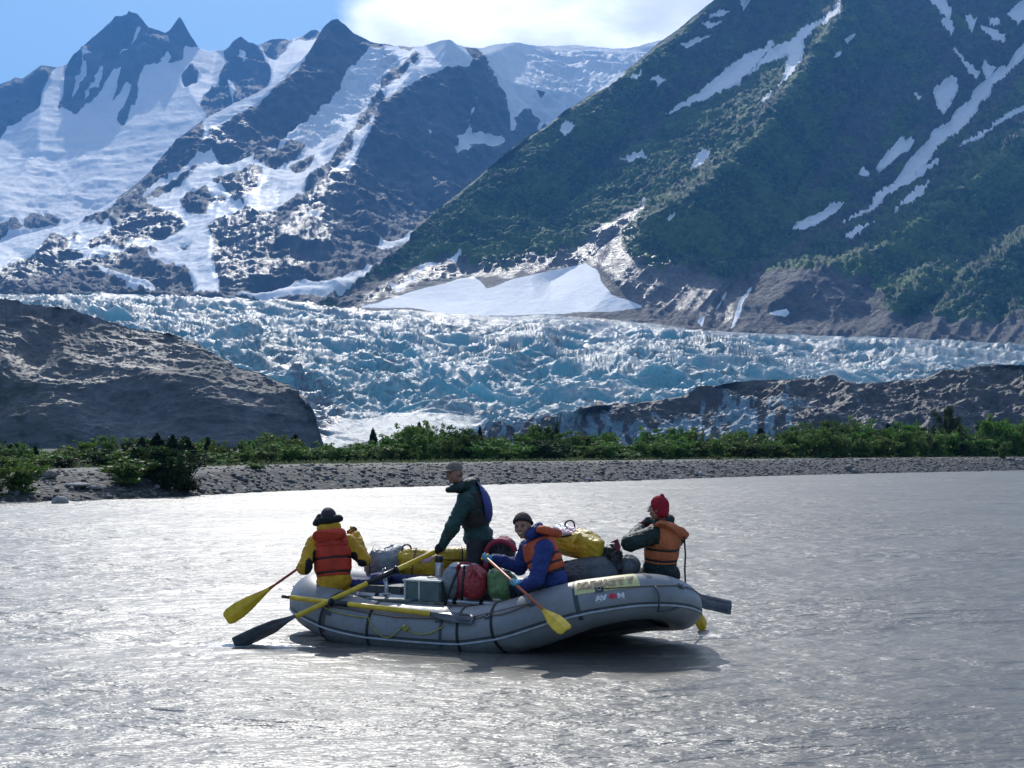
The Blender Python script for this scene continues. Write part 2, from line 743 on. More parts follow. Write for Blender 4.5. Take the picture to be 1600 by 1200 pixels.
# ================================================================== MOUNTAINS, GLACIER, ROCK
def terrain_mat(name, rock_a, rock_b, veg=False, rough=0.6, glint=0.0, wob=7.0, nscale=0.02, bumpd=6.0):
    """rock with a snow cover (attribute 'snow' = distance in from the snow edge) and optional brush cover"""
    t = NT(name)
    n_big = t.noise(nscale * 0.35, 5, 0.6)
    n_mid = t.noise(nscale, 6, 0.62)
    n_fin = t.noise(nscale * 4.5, 5, 0.65)
    rock = t.mix(t.rng(n_mid, .35, .65), rock_a, rock_b)
    rock = t.mix(t.rng(n_fin, .3, .7, .0, .55), rock, tuple(c * 0.55 for c in rock_a))
    sn = t.math('ADD', t.attr('snow'), t.math('MULTIPLY', t.math('SUBTRACT', n_fin, .5), wob))
    sn = t.math('ADD', sn, t.math('MULTIPLY', t.math('SUBTRACT', n_mid, .5), wob * 1.2))
    fs = t.rng(sn, -0.6, 0.6)
    snow_dirt = t.rng(n_mid, .45, .8, 0, .35)
    snow = t.mix(snow_dirt, (.86, .88, .90), (.62, .63, .64))
    col = rock
    ro = rough
    if veg:
        fv = t.math('ADD', t.attr('veg'), t.math('MULTIPLY', t.math('SUBTRACT', n_mid, .5), 1.3))
        fv = t.math('ADD', fv, t.math('MULTIPLY', t.math('SUBTRACT', n_big, .5), .9))
        fv = t.rng(fv, .3, .6)
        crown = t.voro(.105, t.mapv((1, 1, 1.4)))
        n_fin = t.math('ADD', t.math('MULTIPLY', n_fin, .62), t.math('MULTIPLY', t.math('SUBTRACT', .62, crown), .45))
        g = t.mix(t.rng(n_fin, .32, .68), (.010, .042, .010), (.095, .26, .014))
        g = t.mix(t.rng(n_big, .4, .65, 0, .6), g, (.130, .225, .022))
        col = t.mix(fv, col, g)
    if glint:
        wet = t.rng(t.attr('wet'), .2, .8)
        ro = t.math('SUBTRACT', rough, t.math('MULTIPLY', wet, glint))
    if veg:
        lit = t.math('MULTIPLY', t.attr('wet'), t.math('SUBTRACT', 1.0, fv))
        col = t.mix(t.math('MULTIPLY', lit, .8), col, t.mix(t.rng(n_fin, .3, .7), (.13, .112, .105), (.27, .235, .22)))  # sunlight on the bare rock band painted in as a paler colour
    col = t.mix(fs, col, snow)
    t.set(col=col, rough=ro if not glint else t.math('MAXIMUM', ro, t.math('MULTIPLY', fs, .6)), spec=.5)
    hb = t.math('ADD', t.math('MULTIPLY', n_mid, 1.0), t.math('MULTIPLY', n_fin, .42))
    ff = t.noise(nscale * 16, 3, .6)
    hb = t.math('ADD', hb, t.math('MULTIPLY', ff, .14))
    t.bump(hb, bumpd, t.math('SUBTRACT', 1.0, t.math('MULTIPLY', fs, .72)))
    return t.m


def blur2(A, n):
    for _ in range(n):
        for ax in (0, 1):
            B = np.concatenate([A.take([0], ax), A, A.take([-1], ax)], ax)
            k = A.shape[ax]
            A = (B.take(range(0, k), ax) + 2 * A + B.take(range(2, k + 2), ax)) / 4
    return A


def relief(name, x0, x1, nx, ridge, base, ny, ctrl, fns, attr_fn, mat, back, rag=3.0, seed=0, soft=2):
    """terrain surface standing at real distances: from a foot line up to a crest line, then down the far side"""
    depth_fn, norm_fn = fns
    cx = np.linspace(x0, x1, nx)
    R = np.asarray(ridge, float)
    B = np.asarray(base, float)
    ry = np.interp(cx, R[:, 0], R[:, 1])
    ragn = rag * fbm(stack(cx / 14.0, 3.3, 1.7), 4, seed + 5, .6)
    sm = np.convolve(np.pad(ry, 12, 'edge'), np.ones(25) / 25, 'valid')
    by = np.interp(cx, B[:, 0], B[:, 1])
    t = np.linspace(0, 1, ny)[:, None]
    py = by + (sm - by) * t + (ry - sm + ragn) * t ** 7      # crest detail dies out down the slope
    px = np.broadcast_to(cx, py.shape).copy()
    Y = tri_interp(ctrl, px, py)
    Y = blur2(Y, soft)
    Y = Y + depth_fn(px, py, Y)
    P = at(px, py, Y)
    N = np.cross(np.gradient(P, axis=1), np.gradient(P, axis=0))
    N /= np.linalg.norm(N, axis=-1)[..., None] + 1e-9
    P = P + N * (norm_fn(px, py, P) * sstep(1.0, .95, t + 0 * px))[..., None]
    at_d = attr_fn(px, py, P)
    n_back = 10
    rows = [P]
    for k in range(1, n_back + 1):
        f = k / n_back
        q = P[-1] + np.array([0, back[0] * f, -back[1] * f ** 1.2])
        q[:, 2] += (back[1] * 0.08) * fbm(q / (back[0] * .3), 3, seed + 9) * f
        rows.append(q[None])
    V_ = np.concatenate(rows, 0)
    ats = {k: np.concatenate([v] + [v[-1:]] * n_back, 0) for k, v in at_d.items()}
    return np_mesh(name, V_.reshape(-1, 3), grid_faces(V_.shape[0], V_.shape[1]), mat, None, True, ats)


def ridge_bump(px, py, line, amp, w, p=1.3):
    d = line_dist(px, py, line)
    return -amp * np.clip(1 - d / w, 0, 1) ** p


# ---- far peaks
F_ridge = [(-80, 165), (-40, 150), (0, 132), (25, 120), (35, 122), (50, 112), (65, 102), (90, 104), (105, 100), (115, 85), (145, 58),
           (160, 45), (175, 33), (180, 25), (188, 26), (198, 24), (201, 17), (207, 21), (215, 22), (222, 30), (232, 43), (245, 47), (258, 52),
           (265, 47), (275, 33), (281, 26), (288, 37), (298, 55), (311, 75), (325, 79), (350, 78), (358, 73), (365, 63), (376, 57),
           (388, 66), (400, 70), (410, 68), (425, 62), (445, 60), (455, 63), (470, 58), (485, 48), (495, 46), (503, 52), (520, 60), (600, 80)]
F_base = [(-80, 470), (600, 420)]
F_ctrl = [(-80, 470, 4700), (200, 470, 4800), (600, 420, 5200), (-80, 360, 5100), (50, 370, 5050), (200, 300, 5750), (400, 300, 5700),
          (-80, 165, 7200), (0, 215, 6650), (0, 132, 7150), (65, 102, 7300), (62, 160, 6850), (60, 250, 6200), (100, 240, 6300), (105, 100, 7400), (92, 165, 6900),
          (150, 180, 6850), (112, 172, 6800), (185, 190, 6650), (200, 18, 7500), (160, 45, 7350), (232, 43, 7500), (245, 100, 7200), (250, 140, 6950), (258, 52, 7450),
          (281, 27, 7500), (285, 100, 7250), (311, 76, 7550), (340, 80, 7700), (330, 120, 7200), (300, 150, 6750), (250, 190, 6500), (376, 57, 7300), (375, 110, 7050),
          (330, 188, 6400), (425, 115, 7000), (410, 68, 7600), (400, 160, 6500), (455, 62, 8000), (500, 50, 8200), (600, 80, 8200), (480, 90, 7300), (600, 140, 6900),
          (200, 230, 6250), (120, 300, 5700), (0, 300, 5600), (300, 230, 6150), (540, 250, 5900)]
F_rock_shade = [[(-90, 150), (0, 125), (50, 105), (65, 95), (94, 100), (82, 112), (76, 126), (64, 142), (62, 160), (40, 178), (10, 196), (0, 215), (-90, 290)],
          [(103, 108), (110, 85), (180, 15), (200, 10), (225, 25), (258, 48), (281, 20), (315, 76), (300, 73), (290, 70), (286, 90), (280, 101), (262, 98), (248, 97), (230, 100), (222, 116), (216, 140), (211, 165), (192, 192), (181, 188), (196, 160), (206, 134),
           (196, 128), (186, 145), (176, 154), (183, 128), (190, 108), (178, 108), (160, 135), (140, 160), (118, 178), (110, 170), (90, 168), (100, 140), (100, 120)],
          [(348, 76), (376, 50), (402, 70), (415, 90), (424, 115), (416, 138), (380, 163), (350, 178), (325, 188), (312, 165), (318, 150), (335, 143), (345, 120), (354, 98)],
          [(284, 120), (296, 106), (311, 115), (306, 128), (288, 132)],
          [(405, 66), (425, 60), (450, 58), (456, 64), (448, 78), (432, 90), (420, 86)],
          [(462, 62), (486, 44), (498, 44), (505, 52), (490, 60)],
          [(-90, 350), (0, 352), (22, 343), (40, 362), (0, 382), (-90, 400)], [(36, 348), (58, 330), (72, 346), (68, 332), (95, 345), (90, 356), (40, 366)]]  # these two are shade on the lower snow, painted in the rock colour
F_snowcut = [[(120, 118), (140, 82), (146, 84), (138, 100), (146, 102), (128, 135), (112, 150)], [(190, 72), (215, 44), (220, 45), (202, 66), (176, 90), (172, 92)],
             [(150, 130), (165, 95), (160, 122), (138, 150), (128, 160)], [(262, 84), (250, 92), (258, 98), (268, 92)], [(372, 75), (382, 70), (387, 88), (378, 105)], [(360, 130), (366, 125), (372, 150), (364, 165)]]


def flat0(px, py, Y):
    return 0.0


def F_norm(px, py, P):
    rock = sstep(-6, 6, polys_sdf(px, py, F_rock_shade, 12))
    n = ridged(stack(P[..., 0] + .5 * P[..., 2], P[..., 1] * .6, P[..., 2] * .35) / 260.0, 6, 3, .58)
    ice = ridged(P / np.array([330., 420, 330]), 5, 8, .62)
    icem = sstep(210, 250, py + 20 * fbm(P / 400, 2, 4)) * sstep(330, 60, px)
    return 120 * (n - .5) * rock + (44 * (ice - .5)) * (1 - rock) * (.35 + .65 * icem)


def F_attr(px, py, P):
    s = -polys_sdf(px, py, F_rock_shade, 12)
    s = np.maximum(s, polys_sdf(px, py, F_snowcut, 12))
    s = s + 3.5 * fbm(stack(px / 9, py / 16, 0.3), 3, 4)
    return {'snow': s}


m_far = terrain_mat('far_rock_and_snow', (.045, .047, .053), (.10, .098, .10), rough=.75, wob=3, nscale=.012, bumpd=14)
tag(relief('far_mountains', -80, 600, 340, F_ridge, F_base, 240, F_ctrl, (flat0, F_norm), F_attr, m_far, (2500, 1800), 3.0, 1), kind='structure')

# ---- central mountain
C_ridge = [(-80, 400), (0, 378), (35, 367), (100, 352), (160, 325), (200, 298), (235, 268), (270, 225), (300, 200), (320, 186), (360, 165), (400, 146), (446, 117), (470, 95),
           (485, 78), (505, 43), (518, 32), (528, 30), (540, 40), (552, 52), (566, 58), (580, 66), (610, 70), (640, 73), (668, 70), (688, 63), (702, 62), (716, 70), (740, 76), (775, 70), (800, 66), (850, 72), (900, 70), (960, 76), (1000, 72), (1040, 60), (1150, 36)]
C_base = [(-80, 478), (300, 485), (700, 500), (1150, 520)]
C_ctrl = [(-80, 478, 2600), (300, 485, 2650), (600, 495, 2700), (700, 500, 2700), (1150, 520, 2900),
          (-80, 440, 3000), (100, 440, 3000), (250, 440, 3050), (330, 440, 3000), (-80, 400, 3700), (0, 378, 3850), (100, 352, 4050), (160, 325, 4200), (200, 298, 4350), (235, 268, 4500), (280, 260, 4300),
          (100, 400, 3350), (250, 380, 3500), (200, 350, 3750), (300, 300, 4000), (340, 262, 4250), (300, 200, 4600), (313, 192, 4650),
          (400, 300, 3800), (430, 400, 3150), (370, 440, 3000), (360, 360, 3450),
          (446, 119, 4950), (505, 43, 5350), (530, 18, 5400), (345, 248, 4380), (400, 215, 4560), (470, 180, 4780), (540, 120, 5100), (590, 60, 5450), (400, 160, 4760),
          (600, 110, 5150), (520, 190, 4720), (440, 240, 4330), (700, 58, 5050), (640, 112, 4820), (600, 165, 4480), (565, 215, 4180), (530, 280, 3850), (490, 330, 3550), (440, 400, 3080),
          (560, 170, 4820), (500, 240, 4380), (450, 290, 4000), (740, 95, 5000), (690, 105, 4930), (775, 80, 5550), (800, 130, 5500), (830, 190, 5450), (845, 260, 5200),
          (540, 420, 3150), (600, 400, 3350), (700, 350, 3900), (800, 290, 4600), (560, 350, 3600), (650, 150, 4680), (600, 250, 4160), (700, 250, 4420), (760, 250, 4750), (560, 450, 2950), (650, 430, 3150),
          (850, 50, 6900), (1050, 50, 7200), (1150, 30, 7200), (900, 150, 5800), (880, 230, 5350), (1000, 150, 5900), (1100, 200, 5300), (1000, 300, 4700), (850, 340, 4400), (1150, 350, 4300), (930, 110, 6300), (760, 50, 5900), (640, 40, 5500)]
C_snow = [[(-90, 405), (0, 378), (35, 362), (110, 346), (200, 300), (235, 285), (262, 278), (300, 250), (332, 233), (338, 240), (345, 250), (365, 256), (400, 238), (430, 232), (455, 205), (490, 180),
           (525, 145), (545, 105), (575, 78), (610, 70), (640, 78), (655, 62), (690, 50), (712, 60), (742, 92), (735, 104), (700, 106), (672, 116), (648, 130), (612, 152), (592, 168), (585, 182), (575, 215), (562, 240), (548, 268), (532, 274), (520, 262), (528, 240), (505, 262), (488, 272),
           (470, 298), (440, 322), (422, 335), (398, 332), (385, 322), (370, 330), (345, 345), (326, 352), (334, 372), (332, 402), (340, 430), (346, 452), (332, 462), (300, 462), (296, 432), (282, 414),
           (240, 406), (210, 394), (150, 398), (120, 408), (60, 410), (0, 425), (-90, 430)],
          [(318, 184), (360, 160), (400, 140), (446, 112), (470, 90), (486, 80), (470, 104), (440, 130), (400, 165), (362, 190), (330, 206), (326, 222), (316, 215)],
          [(748, 146), (740, 176), (732, 188), (733, 206), (754, 206), (766, 206), (774, 212), (794, 222), (774, 231), (758, 230), (744, 226), (732, 230), (729, 247), (724, 238), (710, 243), (702, 228), (712, 226), (710, 212), (726, 208), (730, 190), (742, 160)],
          [(588, 386), (598, 374), (630, 368), (655, 352), (668, 346), (640, 378), (612, 392), (595, 395)],
          [(350, 458), (420, 446), (460, 434), (520, 431), (548, 428), (585, 418), (604, 410), (575, 430), (545, 446), (500, 455)],
          [(720, 52), (1160, 10), (1160, 200), (880, 240), (850, 200), (828, 172), (816, 172), (806, 185), (804, 208), (797, 208), (788, 160), (775, 120), (760, 88), (735, 72)],
          [(660, 191), (664, 196), (674, 210), (671, 211)], [(838, 195), (850, 192), (852, 196), (842, 206)], [(478, 332), (498, 338), (496, 350), (482, 346)], [(448, 350), (460, 352), (458, 356), (446, 354)],
          [(200, 425), (235, 440), (245, 450), (225, 442), (195, 432)], [(140, 408), (190, 418), (235, 428), (250, 448), (215, 430), (160, 420)], [(165, 455), (190, 452), (193, 457), (170, 460)]]
C_rockcut = [[(130, 352), (172, 320), (232, 284), (240, 288), (205, 315), (168, 350), (150, 352)], [(172, 350), (210, 316), (262, 292), (300, 262), (312, 258), (268, 296), (235, 312), (195, 352), (180, 356)],
             [(283, 313), (300, 296), (322, 293), (328, 304), (350, 306), (348, 316), (330, 318), (318, 336), (292, 332), (286, 322)],
             [(178, 352), (232, 322), (256, 332), (280, 342), (290, 352), (268, 368), (246, 374), (212, 370), (196, 390), (170, 384), (142, 388), (140, 378), (172, 362)],
             [(0, 418), (60, 396), (82, 372), (108, 376), (106, 388), (128, 396), (96, 410), (40, 418), (0, 440)], [(182, 402), (205, 390), (232, 394), (225, 404), (262, 412), (288, 414), (302, 440), (300, 454), (262, 452), (236, 432), (204, 418)],
             [(335, 285), (352, 274), (368, 270), (392, 262), (410, 264), (400, 290), (380, 318), (360, 312), (362, 300)], [(400, 232), (430, 240), (458, 222), (476, 230), (470, 242), (430, 262), (398, 250)], [(452, 262), (470, 252), (492, 246), (480, 262), (462, 270)],
             [(333, 280), (345, 276), (352, 278), (340, 289)], [(112, 370), (122, 367), (120, 378)], [(232, 392), (245, 393), (240, 399)], [(282, 383), (295, 385), (288, 390)], [(592, 130), (615, 115), (640, 95), (650, 78), (656, 90), (632, 112), (604, 140)], [(826, 178), (845, 188), (838, 202), (822, 196)], [(835, 140), (850, 145), (846, 151)],
             [(600, 132), (560, 190), (530, 232), (520, 250), (528, 262), (560, 205), (600, 160)]]
C_wet = [[(330, 300), (400, 265), (430, 300), (425, 350), (430, 420), (370, 440), (335, 430), (330, 350)], [(470, 330), (540, 250), (560, 260), (520, 310), (525, 370), (500, 400), (450, 420), (440, 380)],
         [(180, 352), (260, 325), (290, 350), (200, 400), (130, 400)], [(0, 400), (130, 370), (200, 400), (0, 440)], [(320, 205), (390, 195), (360, 240), (320, 220)]]


def C_norm(px, py, P):
    s = np.minimum(polys_sdf(px, py, C_snow, 14), -polys_sdf(px, py, C_rockcut, 14))
    rock = 1 - sstep(-5, 7, s)
    n = ridged(stack(P[..., 0] + .4 * P[..., 2], P[..., 1] * .7, P[..., 2] * .45) / 170.0, 6, 21, .58)
    fine = ridged(P / 42.0, 3, 25, .6)
    ice = ridged(P / np.array([130., 100, 80]), 5, 28, .6)
    icem = np.maximum(sstep(0, 1, (px - 800) / 60.0), sstep(12, 0, line_dist(px, py, [(590, 95), (520, 170), (440, 225)]) - 24))
    return (58 * (n - .5) + 12 * (fine - .5)) * (.22 + .78 * rock) + 55 * (ice - .5) * (1 - rock) * (.10 + .9 * icem)


def C_attr(px, py, P):
    s = np.minimum(polys_sdf(px, py, C_snow, 14), -polys_sdf(px, py, C_rockcut, 14))
    s = s + 5.0 * fbm(stack(px / 10, py / 8, 0.3), 4, 44, .6) - 1.0
    patch = sstep(-30, 10, polys_sdf(px, py, C_wet, 30))
    s = s - 2.2 * patch * np.clip(fbm(stack((px + py) / 34, (py - px * .4) / 12, 0.9), 4, 46, .65) + .15, -.2, 1)
    wet = sstep(-14, 8, polys_sdf(px, py, C_wet, 20) + 12 * fbm(stack(px / 20, py / 20, .5), 3, 47))
    return {'snow': s, 'wet': wet}


m_cen = terrain_mat('central_rock_and_snow', (.038, .041, .048), (.085, .083, .086), rough=.72, glint=.24, wob=2.6, nscale=.02, bumpd=6)
tag(relief('central_mountain', -80, 1150, 600, C_ridge, C_base, 300, C_ctrl, (flat0, C_norm), C_attr, m_cen, (2200, 1400), 2.6, 2), kind='structure')

# ---- green mountain on the right
G_ridge = [(500, 478), (530, 470), (545, 458), (570, 438), (600, 411), (625, 392), (640, 376), (660, 348), (680, 330), (720, 300), (760, 266), (790, 238), (820, 215), (850, 200),
           (880, 175), (910, 156), (940, 136), (990, 101), (1010, 84), (1030, 66), (1060, 45), (1090, 20), (1115, 0), (1160, -40), (1250, -90), (1400, -120), (1720, -140)]
G_base = [(500, 498), (700, 512), (900, 515), (1100, 532), (1250, 538), (1720, 552)]
G_ctrl = [(500, 498, 2250), (500, 478, 2300), (700, 512, 2080), (900, 515, 2030), (1100, 532, 2000), (1400, 542, 1990), (1720, 552, 1960),
          (545, 458, 2350), (600, 411, 2480), (680, 330, 2680), (760, 266, 2780), (850, 200, 2880), (940, 136, 3000), (1030, 66, 3130), (1115, 0, 3260), (1250, -90, 3420), (1400, -120, 3500), (1720, -140, 3600),
          (700, 470, 2250), (800, 470, 2200), (1000, 480, 2130), (1200, 480, 2130), (1400, 480, 2150), (1720, 480, 2150),
          (800, 400, 2420), (900, 370, 2500), (800, 330, 2620), (900, 280, 2720), (1000, 200, 2860), (1100, 130, 3000), (1200, 60, 3160), (1300, -20, 3330),
          # central spur and the shaded side behind it
          (990, 410, 2290), (1010, 350, 2400), (1100, 300, 2490), (1190, 210, 2660), (1270, 95, 2900), (1330, 0, 3150),
          (1000, 300, 2620), (1080, 240, 2740), (1180, 140, 2920), (1250, 60, 3080),
          (1150, 430, 2270), (1200, 370, 2450), (1260, 270, 2700), (1340, 160, 2930), (1420, 60, 3150), (1130, 400, 2300),
          (1240, 375, 2440), (1330, 335, 2560), (1390, 290, 2660), (1450, 240, 2780), (1510, 185, 2900), (1590, 90, 3100), (1500, 60, 3150),
          (1200, 430, 2240), (1350, 385, 2380), (1450, 325, 2520), (1540, 240, 2680), (1620, 170, 2800), (1720, 80, 2950),
          (1400, 430, 2280), (1480, 430, 2270), (1550, 350, 2460), (1640, 260, 2640), (1340, 440, 2230), (1720, 350, 2450), (1600, 420, 2280)]
G_snow = [
    [(1615, 58), (1586, 82), (1575, 104), (1560, 108), (1540, 127), (1520, 142), (1517, 157), (1495, 172), (1482, 195), (1455, 207), (1450, 222), (1415, 257), (1405, 277), (1381, 305), (1360, 322), (1314, 354), (1360, 331), (1400, 300), (1420, 290), (1446, 274), (1468, 256), (1440, 266), (1433, 273), (1452, 256), (1466, 232), (1490, 214), (1515, 194), (1525, 175), (1547, 150), (1550, 140), (1575, 118), (1600, 92), (1620, 75)],
    [(1615, 170), (1588, 179), (1545, 207), (1502, 236), (1528, 224), (1568, 201), (1600, 180), (1620, 172)],
    [(1455, 288), (1424, 307), (1398, 332), (1429, 317), (1450, 299)], [(1368, 345), (1342, 360), (1321, 378), (1329, 381), (1355, 362)],
    [(1316, 320), (1299, 325), (1277, 338), (1247, 342), (1237, 361), (1251, 363), (1277, 351), (1303, 336)],
    [(1424, 223), (1403, 221), (1385, 243), (1369, 263), (1381, 264), (1403, 248), (1420, 234)],
    [(1208, 67), (1191, 82), (1165, 87), (1152, 104), (1126, 119), (1104, 139), (1078, 156), (1039, 185), (1061, 178), (1108, 155), (1147, 135), (1173, 113), (1212, 74)],
    [(1312, 10), (1282, 32), (1251, 48), (1253, 54), (1230, 71), (1208, 82), (1171, 119), (1195, 106), (1234, 84), (1230, 108), (1217, 139), (1243, 116), (1260, 80), (1256, 66), (1282, 42), (1312, 18), (1318, 0), (1310, -10)],
    [(1208, 147), (1184, 169), (1188, 165), (1208, 155)], [(1115, 236), (1087, 251), (1080, 272), (1104, 257)],
    [(1448, -5), (1481, 32), (1470, 39), (1485, 59), (1490, 48), (1482, 36), (1486, 17), (1472, -5)], [(1507, 29), (1524, 34), (1518, 51), (1511, 40)],
    [(1532, 44), (1567, 55), (1567, 68), (1550, 64)], [(1542, 31), (1556, 32), (1562, 42), (1552, 43)], [(1610, 0), (1574, 22), (1591, 37), (1610, 28)],
    [(1489, 82), (1512, 104), (1530, 113), (1522, 128), (1504, 108)], [(1489, 123), (1459, 143), (1462, 160), (1471, 182), (1484, 165), (1496, 141)], [(1347, 266), (1340, 278), (1356, 277)],
    [(1537, 97), (1555, 106), (1543, 124), (1534, 108)], [(988, 118), (1002, 113), (1000, 121), (986, 127)], [(1016, 123), (1026, 121), (1039, 128), (1028, 136)],
    [(976, 112), (930, 143), (955, 136), (972, 122)], [(886, 198), (876, 208), (884, 212), (898, 200)], [(988, 243), (972, 253), (990, 258), (1011, 248)],
    [(1126, 18), (1108, 28), (1119, 31), (1137, 22)], [(1097, 36), (1106, 46), (1124, 39)], [(1062, 72), (1074, 78), (1106, 62), (1085, 66)], [(1150, -5), (1160, 18), (1176, -5)],
    [(566, 480), (590, 474), (640, 457), (690, 445), (720, 434), (738, 432), (750, 440), (760, 452), (772, 449), (800, 438), (850, 426), (900, 415), (916, 413), (934, 424), (938, 440), (948, 452), (955, 462), (982, 470), (1002, 480), (960, 486), (900, 487), (850, 492), (760, 497), (700, 490), (640, 480), (600, 480)],
    [(1229, 481), (1210, 485), (1203, 489), (1226, 488), (1234, 484)], [(610, 450), (640, 436), (648, 438), (622, 454)], [(700, 408), (720, 400), (712, 410)],
    [(1428, 150), (1438, 158), (1432, 164)], [(1318, 63), (1330, 58), (1325, 67)], [(1300, 88), (1310, 84), (1302, 91)], [(1170, 455), (1176, 452), (1160, 480), (1150, 500), (1142, 512), (1148, 494)], [(1125, 470), (1132, 458), (1130, 472), (1120, 482)],
    [(640, 430), (668, 414), (690, 412), (660, 424)], [(1090, 505), (1100, 498), (1096, 512)], [(1010, 318), (1000, 328), (992, 344), (1003, 330)], [(1040, 350), (1052, 340), (1044, 352)]]
G_rock = [[(500, 490), (545, 460), (640, 415), (700, 398), (760, 420), (820, 410), (870, 398), (920, 372), (950, 352), (1000, 318), (1012, 330), (975, 368), (985, 400), (1010, 425), (1100, 425), (1160, 436), (1145, 540), (500, 520)],
          [(1120, 540), (1140, 460), (1180, 430), (1260, 425), (1330, 425), (1380, 470), (1420, 500), (1560, 505), (1720, 480), (1720, 560), (1120, 560)]]
G_brown = [[(1100, 0), (1300, -100), (1250, 60), (1180, 110), (1040, 190), (950, 260), (930, 240), (1020, 150)], [(1330, 0), (1720, -100), (1720, 100), (1600, 150), (1500, 240), (1400, 320), (1320, 370), (1240, 400), (1330, 270), (1420, 180), (1440, 100)],
           [(1270, 110), (1400, 90), (1440, 160), (1360, 260), (1260, 330), (1230, 330), (1290, 240)]]
G_wet_sunlit = [[(560, 480), (640, 420), (720, 410), (860, 400), (960, 350), (1010, 320), (990, 400), (1100, 430), (1160, 440), (1140, 500), (1000, 480), (930, 410), (800, 430), (720, 430), (640, 450)]]  # glossy rock band, also painted paler as if sunlit
G_gully = [([(1600, 80), (1500, 185), (1400, 285), (1320, 352), (1180, 430), (1120, 480)], 45, 52), ([(1300, 10), (1240, 75), (1150, 130), (1040, 190), (950, 260)], 30, 40),
           ([(1640, 170), (1540, 210), (1440, 300), (1330, 385)], 45, 30), ([(1640, 320), (1560, 360), (1520, 410), (1480, 450), (1420, 500)], 60, 34), ([(1720, 360), (1600, 440), (1560, 500)], 50, 34), ([(1120, 240), (1060, 300), (1000, 330), (930, 400), (860, 440)], 60, 30), ([(960, 245), (880, 330), (820, 400)], 45, 36)]


G_spur = [([(1330, 0), (1270, 95), (1190, 210), (1100, 300), (1010, 352), (985, 415)], 90, 95), ([(1720, 60), (1600, 215), (1480, 330), (1370, 392), (1230, 440)], 80, 60),
          ([(1720, 250), (1600, 380), (1500, 440), (1400, 470)], 70, 46), ([(1115, 0), (1000, 130), (860, 230), (700, 360)], 60, 60)]


def G_depth(px, py, Y):
    r = (Y - 2000) * .22
    for line, a, w in G_spur:
        r = r + ridge_bump(px, py, line, a, w, 1.1)
    for line, a, w in G_gully:
        r = r - ridge_bump(px, py, line, a, w)
    return r


def G_norm(px, py, P):
    u = (px * .74 + py * .67)
    v = (px * .67 - py * .74)
    run = ridged(stack(u / 46.0, v / 200.0, 0.4), 4, 61, .55)
    rock = polys_sdf(px, py, G_rock, 16)
    bush = 1.2 - 2 * np.abs(fbm(P / 17.0, 3, 65, .55)) * 1.6
    fine = ridged(P / 110.0, 5, 66, .55)
    sn = sstep(-2, 5, polys_sdf(px, py, G_snow, 12))
    sn = np.maximum(sn, sstep(-10, 4, polys_sdf(px, py, [[(560, 500), (560, 480), (640, 455), (740, 428), (800, 430), (916, 410), (1005, 478), (1005, 500)]], 12)))
    return (15 * (run - .5) + 15 * (fine - .5) + 8.5 * bush * sstep(6, -6, rock)) * (1 - .9 * sn)


def G_attr(px, py, P):
    s = 1.0 + polys_sdf(px, py, G_snow, 12) + .9 * fbm(stack(px / 5, py / 5, 0.3), 3, 71, .6)
    rock = polys_sdf(px, py, G_rock, 30) + 18 * fbm(stack(px / 40, py / 16, .7), 4, 72, .6)
    brown = polys_sdf(px, py, G_brown, 40) + 26 * fbm(stack(px / 45, py / 45, .2), 4, 73, .6)
    veg = 1 - sstep(-8, 8, rock)
    veg = veg * (1 - .62 * sstep(-15, 25, brown))
    for line, a, w in G_gully[:3]:
        veg = veg * (1 - .5 * sstep(14, 4, line_dist(px, py, line)))
    fl = fbm(stack((px * .74 + py * .67) / 9, (px * .67 - py * .74) / 130, .4), 4, 75, .6)
    veg = veg - .38 * np.clip(fl, 0, 1) * (py < 430) + .0
    wet = sstep(-10, 10, polys_sdf(px, py, G_wet_sunlit, 20) + 14 * fbm(stack(px / 24, py / 12, .5), 3, 74))
    return {'snow': s, 'veg': veg, 'wet': wet}


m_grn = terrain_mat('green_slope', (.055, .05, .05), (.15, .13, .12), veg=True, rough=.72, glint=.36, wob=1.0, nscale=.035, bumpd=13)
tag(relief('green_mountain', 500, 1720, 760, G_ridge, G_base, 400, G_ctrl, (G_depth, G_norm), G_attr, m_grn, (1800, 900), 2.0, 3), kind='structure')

# ---- glacier: ice field falling to the valley floor
I_top = [(-80, 458), (0, 459), (60, 461), (120, 456), (200, 458), (300, 463), (400, 467), (480, 472), (560, 478), (640, 482), (740, 491), (850, 490), (940, 496), (1000, 503), (1100, 516), (1250, 521), (1400, 526), (1500, 530), (1680, 540)]
I_ctrl = [(-80, 458, 1700), (0, 459, 1750), (200, 458, 1850), (400, 467, 1900), (640, 482, 1950), (850, 490, 1960), (1100, 516, 1900), (1400, 526, 1850), (1680, 540, 1800),
          (-80, 500, 1350), (200, 500, 1450), (400, 510, 1450), (640, 520, 1500), (850, 530, 1480), (1100, 545, 1480), (1400, 560, 1420), (1680, 570, 1400),
          (-80, 580, 1050), (300, 560, 1180), (500, 590, 1120), (520, 640, 1000), (700, 580, 1200), (900, 590, 1190), (1100, 590, 1200), (1300, 600, 1200), (1680, 610, 1150),
          (-80, 720, 850), (480, 700, 860), (560, 690, 880), (700, 660, 960), (900, 650, 1000), (1100, 640, 1050), (800, 720, 830), (1680, 720, 850)]


